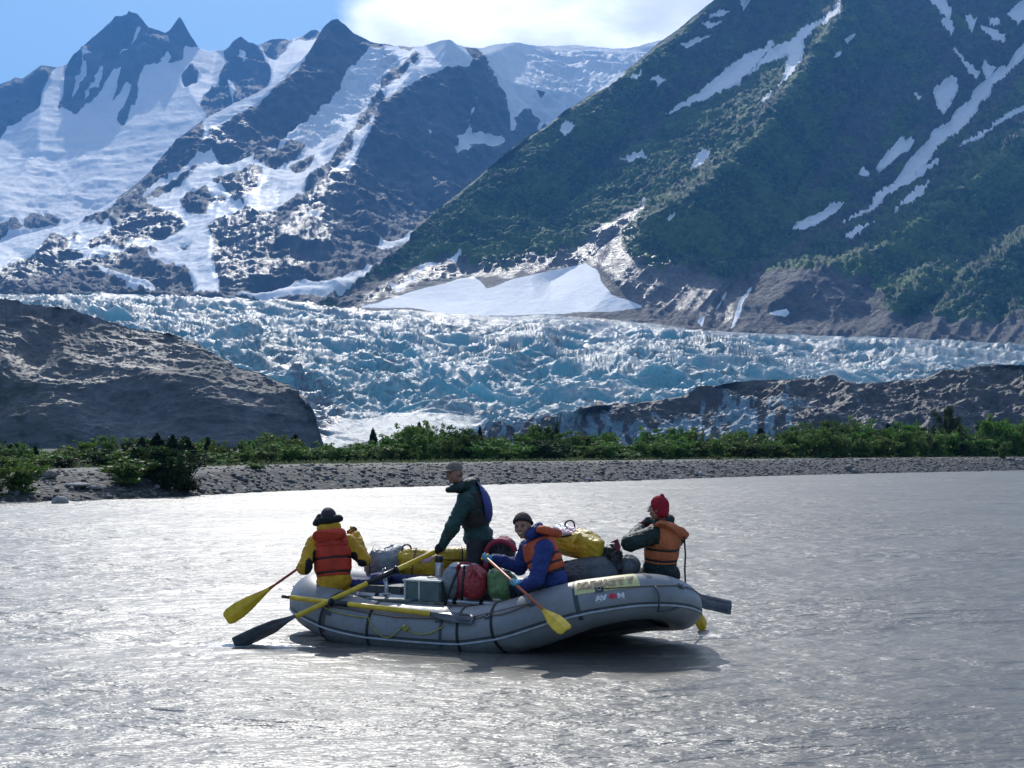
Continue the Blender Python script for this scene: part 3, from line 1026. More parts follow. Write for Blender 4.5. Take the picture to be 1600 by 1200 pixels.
def smooth_ice():
    """the ice field as a height field: terrain sheet, then seracs and crevasses raised straight up"""
    nx, ny = 900, 420
    cx = np.linspace(-80, 1680, nx)
    T = np.asarray(I_top, float)
    ty = np.interp(cx, T[:, 0], T[:, 1]) + 1.0
    t = np.linspace(0, 1, ny)[:, None]
    by = 722.0
    py = by + (ty - by) * t ** 1.0
    px = np.broadcast_to(cx, py.shape).copy()
    Y = blur2(tri_interp(I_ctrl, px, py), 60)
    P = at(px, py, Y)
    X, Yw = P[..., 0], P[..., 1]
    wx = X + 40 * fbm(stack(X / 190, Yw / 190, .1), 2, 81)
    wy = Yw + 55 * fbm(stack(X / 170, Yw / 170, .6), 3, 82)
    dg = wx * .42 + wy * .9
    dt = wx * .9 - wy * .42
    crev = sstep(.13, .0, np.abs(fbm(stack(dt / 190, dg / 34, .9), 3, 87, .5))) + .7 * sstep(.10, 0, np.abs(fbm(stack(dt / 60, dg / 110, .2), 3, 91, .5)))
    blocks = np.floor(fbm(stack(dt / 60, dg / 46, .35), 2, 92) * 5) / 5
    big = ridged(stack(wx / 150, wy / 120, .2), 3, 83, .5)
    mid = ridged(stack(dt / 74, dg / 40, .5), 4, 84, .55)
    fin = ridged(stack(dt / 20, dg / 12, .8), 3, 85, .6)
    # smooth dirty apron at the lower left of the fall, calmer crest at the right
    apron = sstep(-14, 18, polys_sdf(px, py, [[(470, 710), (500, 675), (540, 645), (600, 640), (680, 640), (760, 640), (740, 680), (640, 720)]], 30) + 8 * fbm(P / 60, 2, 86))
    calm = sstep(540, 500, py) * sstep(500, 700, px) + sstep(1000, 1300, px) * .35
    rough = (1 - .85 * apron) * (1 - .62 * np.clip(calm, 0, 1))
    h = 19 * (big - .45) + 17 * (np.clip(mid, 0, 1) ** 1.4 - .35) + 6.0 * (fin - .5) - 9 * crev + 12 * blocks
    P[..., 2] += h * rough
    top_taper = sstep(1.0, .93, t + 0 * px)
    P[..., 2] = P[..., 2] - (1 - top_taper) * h * rough * .75
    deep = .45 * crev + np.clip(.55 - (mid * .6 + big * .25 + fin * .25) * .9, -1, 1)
    dirt = .62 * sstep(-6, 16, polys_sdf(px, py, [[(440, 710), (470, 610), (400, 560), (440, 560), (520, 590), (550, 640), (500, 700)]], 20)) + .25 * apron
    s1 = line_dist(px, py, [(440, 470), (560, 484), (640, 489), (690, 497)])
    s2 = line_dist(px, py, [(860, 484), (920, 492), (1010, 497), (1100, 512), (1200, 516)])
    dirt = np.maximum(dirt, .98 * sstep(6, 2.5, s1 + 2 * fbm(stack(px / 8, py / 4, 0), 3, 88)))
    dirt = np.maximum(dirt, .98 * sstep(9, 4, s2 + 3 * fbm(stack(px / 12, py / 5, 0), 3, 89)))
    dirt = np.maximum(dirt, .8 * sstep(1400, 1560, px + 160 * fbm(stack(px / 60, py / 14, .3), 3, 90)) * sstep(600, 520, py + 10))
    back = [P]
    for k in range(1, 7):
        back.append((P[-1] + np.array([0, 60.0 * k, -10.0 * k]))[None])
    pad = lambda a: np.concatenate([a] + [a[-1:]] * 6, 0)
    VV = np.concatenate(back, 0)
    white = np.clip(sstep(900, 1500, px) * .5 + sstep(560, 480, py) * .45 + apron * .7, 0, 1)
    return np_mesh('glacier', VV.reshape(-1, 3), grid_faces(VV.shape[0], VV.shape[1]), m_ice, None, True,
                   {'deep': pad(deep), 'dirt': pad(dirt), 'white': pad(white)})


t = NT('glacier_ice')
n1 = t.noise(.05, 6, .65)
n2 = t.noise(.22, 5, .65)
n3 = t.noise(.012, 5, .6)
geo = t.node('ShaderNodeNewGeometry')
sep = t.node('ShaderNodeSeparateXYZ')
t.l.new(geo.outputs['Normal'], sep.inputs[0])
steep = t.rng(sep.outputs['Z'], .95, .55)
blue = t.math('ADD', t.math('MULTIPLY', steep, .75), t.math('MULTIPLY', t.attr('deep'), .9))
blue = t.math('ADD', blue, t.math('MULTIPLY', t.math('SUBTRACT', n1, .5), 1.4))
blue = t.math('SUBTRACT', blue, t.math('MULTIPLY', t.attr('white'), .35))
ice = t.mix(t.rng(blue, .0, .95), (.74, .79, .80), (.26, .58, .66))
ice = t.mix(t.rng(n3, .45, .7, 0, .5), ice, (.42, .66, .73))
ice = t.mix(t.rng(t.math('MULTIPLY', n2, t.rng(n3, .3, .7, .6, 1.1)), .40, .62, 0, .60), ice, (.20, .20, .195))
dd = t.rng(t.math('ADD', t.attr('dirt'), t.math('MULTIPLY', t.math('SUBTRACT', n2, .5), .9)), .35, .75)
ice = t.mix(dd, ice, (.11, .10, .095))
t.set(col=ice, rough=.42, spec=.5)
t.bump(t.math('ADD', n1, t.math('MULTIPLY', n2, .35)), 2.6)
tr = t.node('ShaderNodeBsdfTranslucent')
t.l.new(t.mix(1.0, ice, (.62, .95, 1.0), 'MULTIPLY'), tr.inputs[0])
mx = t.node('ShaderNodeMixShader')
t.put(t.math('MULTIPLY', t.math('SUBTRACT', 1.0, dd), .46), mx.inputs[0])
t.l.new(t.b.outputs[0], mx.inputs[1])
t.l.new(tr.outputs[0], mx.inputs[2])
t.l.new(mx.outputs[0], [n for n in t.n if n.type == 'OUTPUT_MATERIAL'][0].inputs[0])
m_ice = t.m
tag(smooth_ice(), kind='structure')

# ---- dark rock hill, left
H_ridge = [(-100, 455), (-40, 458), (0, 466), (50, 476), (100, 480), (125, 486), (160, 500), (200, 512), (260, 520), (300, 532), (330, 550), (370, 571), (420, 588), (450, 602), (470, 616), (484, 632), (495, 652), (498, 672), (490, 690), (484, 704), (482, 722)]
H_ctrl = [(-100, 735, 430), (100, 735, 450), (300, 735, 480), (482, 735, 560), (-100, 455, 880), (0, 466, 900), (125, 486, 920), (200, 512, 900), (300, 532, 860), (370, 571, 800), (450, 602, 730), (495, 652, 650), (500, 672, 640), (503, 735, 600),
          (-100, 600, 600), (0, 560, 700), (60, 500, 830), (110, 540, 800), (110, 570, 700), (180, 570, 720), (60, 620, 580), (150, 640, 570), (130, 690, 500), (60, 690, 480), (0, 690, 490), (250, 600, 640), (330, 620, 600), (400, 640, 590), (250, 680, 530), (380, 690, 530), (180, 530, 830), (60, 560, 740)]
H_wet = [[(0, 540), (60, 545), (100, 600), (140, 660), (200, 700), (160, 700), (90, 640), (40, 590), (0, 560)], [(120, 560), (200, 520), (330, 555), (260, 580), (180, 600), (150, 640), (110, 600)], [(0, 490), (60, 500), (40, 560), (0, 560)], [(130, 640), (220, 680), (250, 720), (150, 720), (110, 680)]]


def H_norm(px, py, P):
    Q = P + 14 * stack(fbm(P / 40, 2, 103), 0.0, fbm(P / 40, 2, 107))
    return 6.5 * (ridged(Q / np.array([52., 52, 52]), 5, 101, .5) - .5) + 1.5 * (ridged(Q / 8., 4, 102, .6) - .5)


def H_attr(px, py, P):
    wet = sstep(-12, 10, polys_sdf(px, py, H_wet, 20) + 14 * fbm(stack(px / 24, py / 24, .5), 4, 104, .6))
    scree = sstep(-10, 10, polys_sdf(px, py, [[(-100, 560), (30, 585), (80, 620), (130, 690), (150, 730), (-100, 735)]], 20) + 12 * fbm(stack(px / 30, py / 30, .5), 3, 105))
    gul = fbm(stack(px / 9 + py / 60, py / 90, .3), 4, 108, .6)
    scree = np.clip(scree + .8 * np.clip(gul, 0, 1), 0, 1)
    moss = sstep(0, 1, fbm(stack(px / 18, py / 14, .1), 4, 106, .6) * 3 - .3) * scree
    return {'wet': wet, 'scree': scree, 'moss': moss}


t = NT('wet_dark_bedrock')
r1, r2, r3 = t.noise(.05, 7, .65), t.noise(.3, 6, .65), t.noise(1.4, 4, .6)
c = t.mix(t.rng(r1, .35, .65), (.095, .098, .102), (.155, .158, .162))
c = t.mix(t.rng(r2, .3, .7, 0, .6), c, (.036, .035, .035))
c = t.mix(t.math('MULTIPLY', t.attr('scree'), .7), c, t.mix(t.rng(r2, .3, .7), (.07, .067, .062), (.11, .104, .096)))
c = t.mix(t.math('MULTIPLY', t.attr('moss'), .75), c, (.035, .05, .02))
t.set(col=c, rough=t.math('SUBTRACT', .68, t.math('MULTIPLY', t.attr('wet'), .13)), spec=.35)
t.bump(t.math('ADD', t.math('ADD', r1, t.math('MULTIPLY', r2, .4)), t.math('MULTIPLY', r3, .1)), 1.8)
m_bed = t.m
tag(relief('rock_hill', -100, 503, 440, [p for p in H_ridge if p[0] <= 470] + [(482, 628), (490, 645), (496, 664), (500, 688), (503, 720)], [(-100, 735), (503, 735)], 300, [(a, b, 480 + (c - 450) * .175) for a, b, c in H_ctrl], (flat0, H_norm), H_attr, m_bed, (260, 160), 6.5, 6, 14), kind='structure')

# ---- debris covered ice ridge, right
D_ridge = [(600, 716), (640, 700), (700, 682), (740, 676), (775, 664), (800, 668), (830, 655), (880, 648), (930, 634), (1000, 629), (1050, 622), (1085, 614), (1130, 600), (1180, 594), (1240, 592), (1300, 593), (1345, 599), (1385, 596), (1440, 590),
           (1480, 582), (1530, 571), (1580, 570), (1680, 576)]
D_ctrl = [(600, 735, 640), (1000, 735, 640), (1680, 735, 640), (600, 716, 660), (700, 682, 720), (830, 655, 800), (1000, 629, 900), (1180, 594, 1000), (1385, 596, 980), (1530, 571, 1020), (1680, 576, 1000),
          (900, 690, 700), (1100, 650, 780), (1100, 690, 690), (1300, 640, 790), (1300, 685, 690), (1500, 620, 850), (1500, 680, 700), (1680, 650, 780)]


def D_norm(px, py, P):
    return 11 * (ridged(P / np.array([30., 30, 26]), 5, 111, .55) - .5) + 2.2 * (ridged(P / 7., 3, 112, .6) - .5)


def D_attr(px, py, P):
    f = (py - np.interp(px, [a for a, b in D_ridge], [b for a, b in D_ridge]))
    ice = sstep(8, 40, f + 26 * fbm(stack(px / 22, py / 16, .1), 4, 113, .6)) * sstep(1500, 1150, px + 120 * fbm(stack(px / 50, py / 50, .1), 2, 114))
    ice = np.maximum(ice, sstep(1020, 880, px + 60 * fbm(stack(px / 18, py / 12, .1), 3, 115, .6)))
    streak = fbm(stack(px / 14, py / 18, .7), 4, 116, .6)
    return {'ice': np.clip(ice * sstep(-.35, .25, streak), 0, 1)}


t = NT('debris_on_ice')
r1, r2, r3 = t.noise(.07, 6, .65), t.noise(.45, 5, .65), t.noise(2.0, 4, .6)
c = t.mix(t.rng(r1, .35, .65), (.065, .058, .054), (.115, .102, .095))
c = t.mix(t.rng(r2, .35, .7, 0, .6), c, (.036, .034, .033))
ic = t.mix(t.rng(r2, .3, .7), (.10, .20, .26), (.27, .36, .40))
f = t.rng(t.math('ADD', t.attr('ice'), t.math('MULTIPLY', t.math('SUBTRACT', r2, .5), 1.1)), .42, .75)
t.set(col=t.mix(f, c, ic), rough=.55)
t.bump(t.math('ADD', t.math('ADD', r1, t.math('MULTIPLY', r2, .4)), t.math('MULTIPLY', r3, .1)), 3.0)
tag(relief('debris_ridge', 600, 1680, 620, D_ridge, [(600, 735), (1680, 735)], 200, [(a, b, 640 + (c - 640) * .24) for a, b, c in D_ctrl], (flat0, D_norm), D_attr, t.m, (150, 60), 2.6, 7, 14), kind='structure')

# ================================================================== VALLEY FLOOR, RIVER, BANK, BRUSH
SHORE = np.array([(-260, 5), (-120, 27), (-60, 41), (-30, 51), (-20.2, 56.6), (-16.9, 59.5), (-14.7, 65.0), (-12.1, 71.4), (-7.1, 79.5), (0, 86.5), (8.6, 96.6),
                  (20, 112), (33.8, 126), (50.4, 141), (75, 165), (150, 220), (400, 380)], float)


def shore_y(X):
    X = np.asarray(X, float)
    return np.interp(X, SHORE[:, 0], SHORE[:, 1]) + .45 * fbm(stack(X / 3.1, 1.5, .2), 3, 201)


def ground_z(X, Y):
    X, Y = np.asarray(X, float), np.asarray(Y, float)
    d = (Y - shore_y(X)) * .72
    z = -.25 + 1.42 * sstep(-1.5, 6.8, d) + .22 * sstep(5, 60, d) + np.clip(d - 60, 0, 400) * .002
    z = z + np.where(d > 0, 1, .2) * (.10 * fbm(stack(X / 4., Y / 4., .4), 4, 203) + .05 * sstep(0, 4, d) * fbm(stack(X / .9, Y / .9, .4), 2, 204))
    z = z + .35 * sstep(8, 30, d) * fbm(stack(X / 22., Y / 22., .4), 2, 205)
    return z


def build_ground():
    nx = 620
    dd = np.concatenate([np.linspace(-2.5, 9, 70), np.geomspace(9.6, 900, 80)])
    u = np.linspace(-1, 1, nx)
    X0 = 12 + np.sign(u) * (np.abs(u) ** 2.1) * 330 + u * 40
    X = np.broadcast_to(X0, (len(dd), nx)).copy()
    Y = shore_y(X) + dd[:, None] / .72
    Z = ground_z(X, Y)
    P = stack(X, Y, Z)
    d = (Y - shore_y(X)) * .72
    sil = sstep(3, 8, d + 2.0 * fbm(stack(X / 5, Y / 5, .1), 3, 206))
    grass = sstep(9, 16, d + 5 * fbm(stack(X / 7, Y / 7, .6), 3, 207))
    # the left end of the bank is siltier and lower
    return np_mesh('ground', P.reshape(-1, 3), grid_faces(P.shape[0], P.shape[1]), m_bank, None, True, {'silt': sil, 'grass': grass})


t = NT('river_gravel')
v1 = t.voro(3.4)
v2 = t.voro(8.0)
col_n = t.node('ShaderNodeTexVoronoi')
col_n.inputs['Scale'].default_value = 3.4
t.l.new(t.obj(), col_n.inputs['Vector'])
cs = t.node('ShaderNodeSeparateColor')
t.l.new(col_n.outputs['Color'], cs.inputs[0])
g = t.mix(cs.outputs[0], (.070, .068, .062), (.175, .168, .152))
g = t.mix(t.rng(cs.outputs[1], .82, .95), g, (.34, .33, .31))
g = t.mix(t.rng(v1, .22, .5, 0, .8), g, (.045, .043, .04))
nn = t.noise(.7, 4)
silt = t.mix(t.rng(t.noise(14, 4), .35, .65), (.20, .185, .15), (.30, .28, .23))
sf = t.math('MULTIPLY', t.rng(t.math('ADD', t.attr('silt'), t.math('MULTIPLY', t.math('SUBTRACT', nn, .5), .9)), .4, .8), .75)
g = t.mix(sf, g, silt)
g = t.mix(t.rng(t.math('ADD', t.attr('grass'), t.math('MULTIPLY', t.math('SUBTRACT', nn, .5), 1.2)), .35, .85, 0, .9), g, t.mix(t.rng(t.noise(5, 4), .3, .7), (.035, .055, .018), (.075, .095, .04)))
sz = t.node('ShaderNodeSeparateXYZ')
t.l.new(t.obj(), sz.inputs[0])
wetf = t.rng(sz.outputs['Z'], .24, .06, 0, .6)
g = t.mix(wetf, g, t.mix(.75, g, (.01, .01, .01)))
t.set(col=g, rough=.8, spec=.3)
t.bump(t.math('ADD', t.math('MULTIPLY', v1, -1.0), t.math('MULTIPLY', v2, -.4)), .10)
m_bank = t.m
tag(build_ground(), kind='structure')


# ---- river
def river_h(X, Y):
    q = stack(X, Y, 0.0)
    wx = X + .35 * fbm(q / 2.1, 2, 301)
    wy = Y + .35 * fbm(q / 2.3 + 5, 2, 302)
    h = .024 * fbm(stack(wx / 1.9, wy / 1.1, .2), 2, 303)
    h = h + .020 * (1 - np.abs(fbm(stack(wx / .62, wy / .34, .4), 2, 304)) * 2)
    h = h + .0038 * fbm(stack(wx / .19, wy / .12, .7), 2, 305)
    gust = .62 + .6 * np.clip(fbm(stack(X / 9., Y / 5., .3), 3, 306) + .35, 0, 1)
    return h * gust * 1.05


def build_river():
    ny = 760
    near = np.linspace(-25, 6.5, 16)[:-1]
    Yr = np.concatenate([near, np.geomspace(6.5, 70, ny), np.geomspace(70.5, 420, 130)])
    nx = 620
    u = np.linspace(-1, 1, nx)
    w = 2.5 + np.clip(Yr, 6.5, 999) * .44
    X = u[None, :] * w[:, None]
    # outermost columns run wide so that the sheet has no visible edge from the side
    ext = np.sign(u) * np.clip((np.abs(u) - .985) / .015, 0, 1) ** 2
    X = X + ext[None, :] * 240
    Y = np.broadcast_to(Yr[:, None], X.shape).copy()
    amp = sstep(160, 30, Y) * sstep(-10, 6, Y)
    # sheltered water on the near side of the raft, torn a little by noise
    a = (X + .2) * math.cos(math.radians(25)) - (Y - 16.0) * math.sin(math.radians(25))
    b = (X + .2) * math.sin(math.radians(25)) + (Y - 16.0) * math.cos(math.radians(25))
    q = stack(X, Y, 0.0)
    lee = sstep(2.7, 1.9, np.abs(a) + .5 * fbm(q / 1.1, 3, 311)) * sstep(-2.3, -.9, b + .8 * fbm(q / .8, 3, 312)) * sstep(.8, 0, b)
    foam = np.zeros(X.shape)
    for fx, fy, rx, ry, s_ in ((-3.15, 16.1, .42, .22, 1.0), (-2.95, 15.5, .75, .16, .8), (-2.35, 16.0, .5, .12, .7), (2.05, 16.2, .35, .12, .75), (2.3, 16.95, .22, .10, .9), (-.9, 13.9, .6, .07, .55), (.9, 14.6, .45, .06, .5)):
        foam = np.maximum(foam, s_ * np.exp(-((X - fx) / rx) ** 2 - ((Y - fy) / ry) ** 2))
    Z = river_h(X, Y) * amp * (1 - .55 * lee) + .012 * foam * fbm(q / .08, 2, 313)
    P = stack(X, Y, Z)
    return np_mesh('river', P.reshape(-1, 3), grid_faces(P.shape[0], P.shape[1]), m_water, None, True, {'lee': lee, 'foam': foam})


t = NT('silty_river_water')
big = t.noise(.16, 4, .5, t.mapv((1, 2.2, 1)))
c = t.mix(t.rng(big, .35, .65), (.130, .122, .102), (.168, .158, .134))
t.set(col=t.mix(t.rng(t.math('ADD', t.attr('foam'), t.math('MULTIPLY', t.math('SUBTRACT', t.noise(9, 4, .7, t.mapv((1, 2.4, 1))), .5), 1.6)), .45, .75), c, (.62, .62, .60)), rough=t.math('SUBTRACT', .43, t.math('MULTIPLY', t.attr('lee'), .20)), ior=1.60, spec=.5)
wv = t.mapv((1, 1.9, 1))
a1 = t.noise(1.7, 4, .55, wv, .3)
a2 = t.noise(7.5, 3, .55, wv, .2)
a3 = t.noise(.55, 3, .5, wv)
gust = t.rng(t.noise(.085, 3, .55, t.mapv((1, 1.7, 1))), .36, .62, .40, 1.0)
hh = t.math('ADD', t.math('MULTIPLY', a1, 1.0), t.math('MULTIPLY', a2, .22))
hh = t.math('ADD', hh, t.math('MULTIPLY', a3, 1.2))
t.bump(t.math('MULTIPLY', hh, t.math('MULTIPLY', gust, t.math('SUBTRACT', 1.0, t.math('MULTIPLY', t.attr('lee'), .62)))), .15, 1.0)
m_water = t.m
tag(build_river(), kind='structure')

# ---- stones on the bank
def ico(sub=1):
    bm = bmesh.new()
    bmesh.ops.create_icosphere(bm, subdivisions=sub, radius=1.0)
    v = np.array([q.co[:] for q in bm.verts])
    f = np.array([[q.index for q in x.verts] for x in bm.faces])
    bm.free()
    return v, f


ICO1, ICO2, ICO3 = ico(1), ico(2), ico(3)


def scatter_stones():
    n = 7000
    X = RS.uniform(-34, 62, n)
    d = RS.uniform(-.3, 7.5, n)
    Y = shore_y(X) + d / .72
    Z = ground_z(X, Y)
    s = np.exp(RS.normal(-2.45, .42, n)) * (1.15 - d * .06)
    v, f = ICO1
    VV, FF = [], []
    A = RS.uniform(0, 6.28, n)
    sc = RS.uniform(.6, 1.2, (n, 3)) * np.array([1.2, 1, .62])
    nz = RS.uniform(.82, 1.15, (n, len(v)))
    q = v[None] * sc[:, None] * nz[..., None] * s[:, None, None]
    ca, sa = np.cos(A)[:, None], np.sin(A)[:, None]
    x = q[..., 0] * ca - q[..., 1] * sa + X[:, None]
    y = q[..., 0] * sa + q[..., 1] * ca + Y[:, None]
    z = q[..., 2] + (Z + s * .15)[:, None]
    VV = np.stack([x, y, z], -1).reshape(-1, 3)
    FF = (f[None] + (np.arange(n) * len(v))[:, None, None]).reshape(-1, 3)
    shade = np.repeat(RS.uniform(0, 1, n), len(v))
    return np_mesh('gravel', VV, FF, m_stone, None, False, {'shade': shade})


t = NT('river_stone')
c = t.mix(t.attr('shade'), (.05, .048, .044), (.20, .19, .175))
c = t.mix(t.rng(t.attr('shade'), .93, .97), c, (.38, .37, .35))
t.set(col=t.mix(t.rng(t.noise(6, 4), .3, .7, 0, .35), c, (.06, .055, .05)), rough=.7)
t.bump(t.noise(20, 3), .02)
m_stone = t.m
tag(scatter_stones(), kind='stuff')


def boulder(px, py, w_px, h_px, seed, label, mat):
    Y = 2.2 * FPX / (py - 700.0)
    for _ in range(14):          # slide along the sight line until it stands on the bank
        p = at(px, py, Y)
        Y += (float(ground_z(p[0], p[1])) - p[2]) * -Y / 2.2 * .6
        Y = min(max(Y, 40), 140)
    p = at(px, py, Y)
    k = Y / FPX
    v, f = ICO3
    q = v * np.array([w_px * k / 2, w_px * k / 2.4, h_px * k / 1.8])
    q = q * (1 + .22 * fbm(v * 1.3 + seed, 3, seed)[:, None] + .05 * fbm(v * 5 + seed, 2, seed)[:, None])
    q = q + np.array([p[0], p[1], float(ground_z(p[0], p[1])) + h_px * k * .36])
    o = np_mesh('boulder', q, f, mat)
    tag(o, label, 'boulder', 'boulders on the left bank')


m_b1 = simple_mat('pale_boulder', (.30, .285, .26), .8, .3, 3, .02, 12)
m_b2 = simple_mat('dark_boulder', (.11, .105, .10), .8, .3, 3, .02, 12)
m_b3 = simple_mat('brown_boulder', (.20, .165, .14), .8, .3, 3, .02, 12)
for a in [(94, 777, 26, 24, 1, 'rounded pale grey boulder, tallest of the rocks by the left waterline', m_b1),
          (77, 781, 24, 15, 2, 'brown boulder just left of the tall pale boulder', m_b3), (122, 768, 38, 8, 3, 'flat light slab of rock right of the pale boulder', m_b1),
          (136, 780, 22, 9, 4, 'low dark boulder at the water edge before the big dark bush', m_b2), (56, 780, 18, 20, 5, 'slanting grey boulder below the leafy bush at the left edge', m_b2),
          (148, 748, 20, 6, 6, 'flat pale stone high on the bank left of the dark bush', m_b1), (5, 776, 14, 11, 7, 'dark boulder at the left edge of the picture', m_b2), (168, 775, 12, 7, 9, 'small grey boulder close left of the big dark bush', m_b2)]:
    boulder(*a)


# ---- brush along the far bank
def leaf_mat(name, a, b):
    t = NT(name)
    n = t.noise(.9, 3)
    r = t.node('ShaderNodeObjectInfo')
    gi = t.node('ShaderNodeNewGeometry')
    c = t.mix(t.rng(gi.outputs['Random Per Island'], 0, 1), a, b)
    c = t.mix(t.rng(n, .35, .65, 0, .5), c, a)
    hs = t.node('ShaderNodeHueSaturation')
    t.l.new(c, hs.inputs['Color'])
    t.put(t.math('MULTIPLY_ADD', r.outputs['Random'], .05, .475), hs.inputs['Hue'])
    t.put(t.math('MULTIPLY_ADD', r.outputs['Random'], .6, .72), hs.inputs['Value'])
    t.set(col=hs.outputs[0], rough=.55, spec=.35)
    tr = t.node('ShaderNodeBsdfTranslucent')
    t.l.new(hs.outputs[0], tr.inputs[0])
    mx = t.node('ShaderNodeMixShader')
    mx.inputs[0].default_value = .42
    t.l.new(t.b.outputs[0], mx.inputs[1])
    t.l.new(tr.outputs[0], mx.inputs[2])
    out = [n for n in t.n if n.type == 'OUTPUT_MATERIAL'][0]
    t.l.new(mx.outputs[0], out.inputs[0])
    return t.m


m_leaf = leaf_mat('alder_leaf', (.070, .145, .020), (.165, .255, .045))
m_leaf2 = leaf_mat('willow_leaf', (.095, .165, .035), (.20, .275, .080))
m_spruce = leaf_mat('spruce_needle', (.014, .034, .012), (.034, .062, .020))
m_dark = leaf_mat('dark_brush_leaf', (.024, .048, .013), (.060, .100, .024))
m_herb = leaf_mat('dry_herb', (.10, .12, .045), (.17, .18, .085))
m_bark = simple_mat('bark', (.075, .06, .045), .9, .3, 8)


def leaf_cloud(centres, size, rs, upb=.3):
    n = len(centres)
    a = rs.normal(size=(n, 3))
    a /= np.linalg.norm(a, axis=1)[:, None]
    b = rs.normal(size=(n, 3))
    b[:, 2] += upb
    b -= (a * b).sum(1)[:, None] * a
    b /= np.linalg.norm(b, axis=1)[:, None]
    s = (size * rs.uniform(.6, 1.4, n))[:, None]
    q = np.stack([centres - a * s * .5, centres + b * s * .95, centres + a * s * .5, centres - b * s * .75], 1).reshape(-1, 3)
    return q, np.arange(4 * n).reshape(n, 4)


def bush_mesh(seed, h=1.0, w=1.15, leaves=2600, leaf=.05, upright=.5):
    """multi-stemmed bush of unit height; stems fan out, leaves hang in clumps round the shoots"""
    rs = np.random.RandomState(seed)
    stems, cl = [], []
    ns = rs.randint(9, 14)
    for k in range(ns):
        a = rs.uniform(0, 6.28)
        lean = rs.uniform(.05, .52) * w
        top = np.array([math.cos(a) * lean, math.sin(a) * lean, h * rs.uniform(.62, 1.0) * (1 - .12 * lean)])
        mid = top * np.array([.45, .45, .5]) + rs.normal(size=3) * .03
        base = np.array([math.cos(a), math.sin(a), 0]) * .06
        base[2] = -.04
        path = catmull([base, mid, top], 4)
        stems.append(tube_geo(path, np.linspace(.016, .004, len(path)), 5))
        for j in range(rs.randint(5, 9)):
            f = rs.uniform(.12, 1.02)
            c = path[min(len(path) - 1, int(f * (len(path) - 1)))] + rs.normal(size=3) * np.array([.09, .09, .05])
            c[2] = max(c[2], .05)
            r = rs.uniform(.05, .13)
            cl.append((c, r))
    wts = np.array([r ** 2 for c, r in cl])
    cnt = np.maximum(8, (leaves * wts / wts.sum())).astype(int)
    pts = []
    for (c, r), k in zip(cl, cnt):
        p = rs.normal(size=(k, 3))
        p /= np.linalg.norm(p, axis=1)[:, None]
        p *= (rs.uniform(0, 1, k) ** .45)[:, None] * r * np.array([1.15, 1.15, .9])
        pts.append(c + p)
    pts = np.concatenate(pts)
    pts = pts[pts[:, 2] > .01]
    zs = 1.0 / np.percentile(pts[:, 2], 99.5)
    ws = .5 / np.percentile(np.hypot(pts[:, 0], pts[:, 1]), 97)
    pts = pts * np.array([ws, ws, zs])
    sg = join_geo(stems)
    return (sg[0] * np.array([ws, ws, zs]), sg[1], sg[2]), leaf_cloud(pts, leaf, rs, upright)


def spruce_mesh(seed, leaves=3000, w=.26, leaf=.035):
    rs = np.random.RandomState(seed)
    trunk = tube_geo([(0, 0, -.03), (.005, 0, .5), (0, .005, 1.0)], [.022, .013, .002], 6)
    geos = [trunk]
    pts = []
    z = .06
    while z < .97:
        L = w * (1 - z) ** .8 * rs.uniform(.75, 1.15) + .015
        nb = rs.randint(5, 8)
        a0 = rs.uniform(0, 6.28)
        for k in range(nb):
            a = a0 + 6.28 * k / nb + rs.uniform(-.3, .3)
            l = L * rs.uniform(.65, 1.15)
            d = np.array([math.cos(a), math.sin(a), 0])
            tip = np.array([0, 0, z - .16 * l]) + d * l
            geos.append(tube_geo([(0, 0, z), tip * .5 + np.array([0, 0, z * .5 - .01]), tip], [.005, .003, .001], 4))
            m = max(6, int(leaves * l / 14))
            f = rs.uniform(.1, 1, m) ** .8
            p = np.array([0, 0, z])[None] * (1 - f)[:, None] + tip[None] * f[:, None] + rs.normal(size=(m, 3)) * np.array([.014, .014, .010]) * (1.5 - f)[:, None]
            pts.append(p)
        z += rs.uniform(.028, .05)
    pts.append(np.stack([rs.normal(size=40) * .004, rs.normal(size=40) * .004, rs.uniform(.9, 1.02, 40)], -1))
    return join_geo(geos), leaf_cloud(np.concatenate(pts), leaf, rs, -.3)


PROTO = {}
for i in range(7):
    PROTO['b%d' % i] = bush_mesh(400 + i, 1.0, [1.2, 1.0, 1.35, .9, 1.15, 1.05, 1.3][i], 3400, .042)
for i in range(3):
    PROTO['s%d' % i] = spruce_mesh(450 + i, 3400, [.27, .22, .34][i])
MESHES = {}


def proto_mesh(key, leafmat):
    k = (key, leafmat.name)
    if k not in MESHES:
        (sv, sf, _), (lv, lf) = PROTO[key]
        a = bpy.data.meshes.new('stems')
        a.from_pydata([tuple(v) for v in sv], [], sf)
        a.materials.append(m_bark)
        b = bpy.data.meshes.new('crown')
        b.from_pydata([tuple(v) for v in lv], [], lf.tolist())
        b.materials.append(leafmat)
        MESHES[k] = (a, b)
    return MESHES[k]


def plant(key, leafmat, loc, size, width, rot, name, label, cat, group):
    a, b = proto_mesh(key, leafmat)
    r = empty(name, loc, label, cat, group)
    r.scale = (width, width, size)
    r.rotation_euler = (0, 0, rot)
    tr = bpy.data.objects.new('trunk' if key[0] == 's' else 'stems', a)
    cr = bpy.data.objects.new('crown', b)
    for o in (tr, cr):
        COL.objects.link(o)
        o.parent = r
    return r


def stand(px, Y):
    X = (px - 800) / FPX * Y
    return X, Y, float(ground_z(X, Y)) - .03


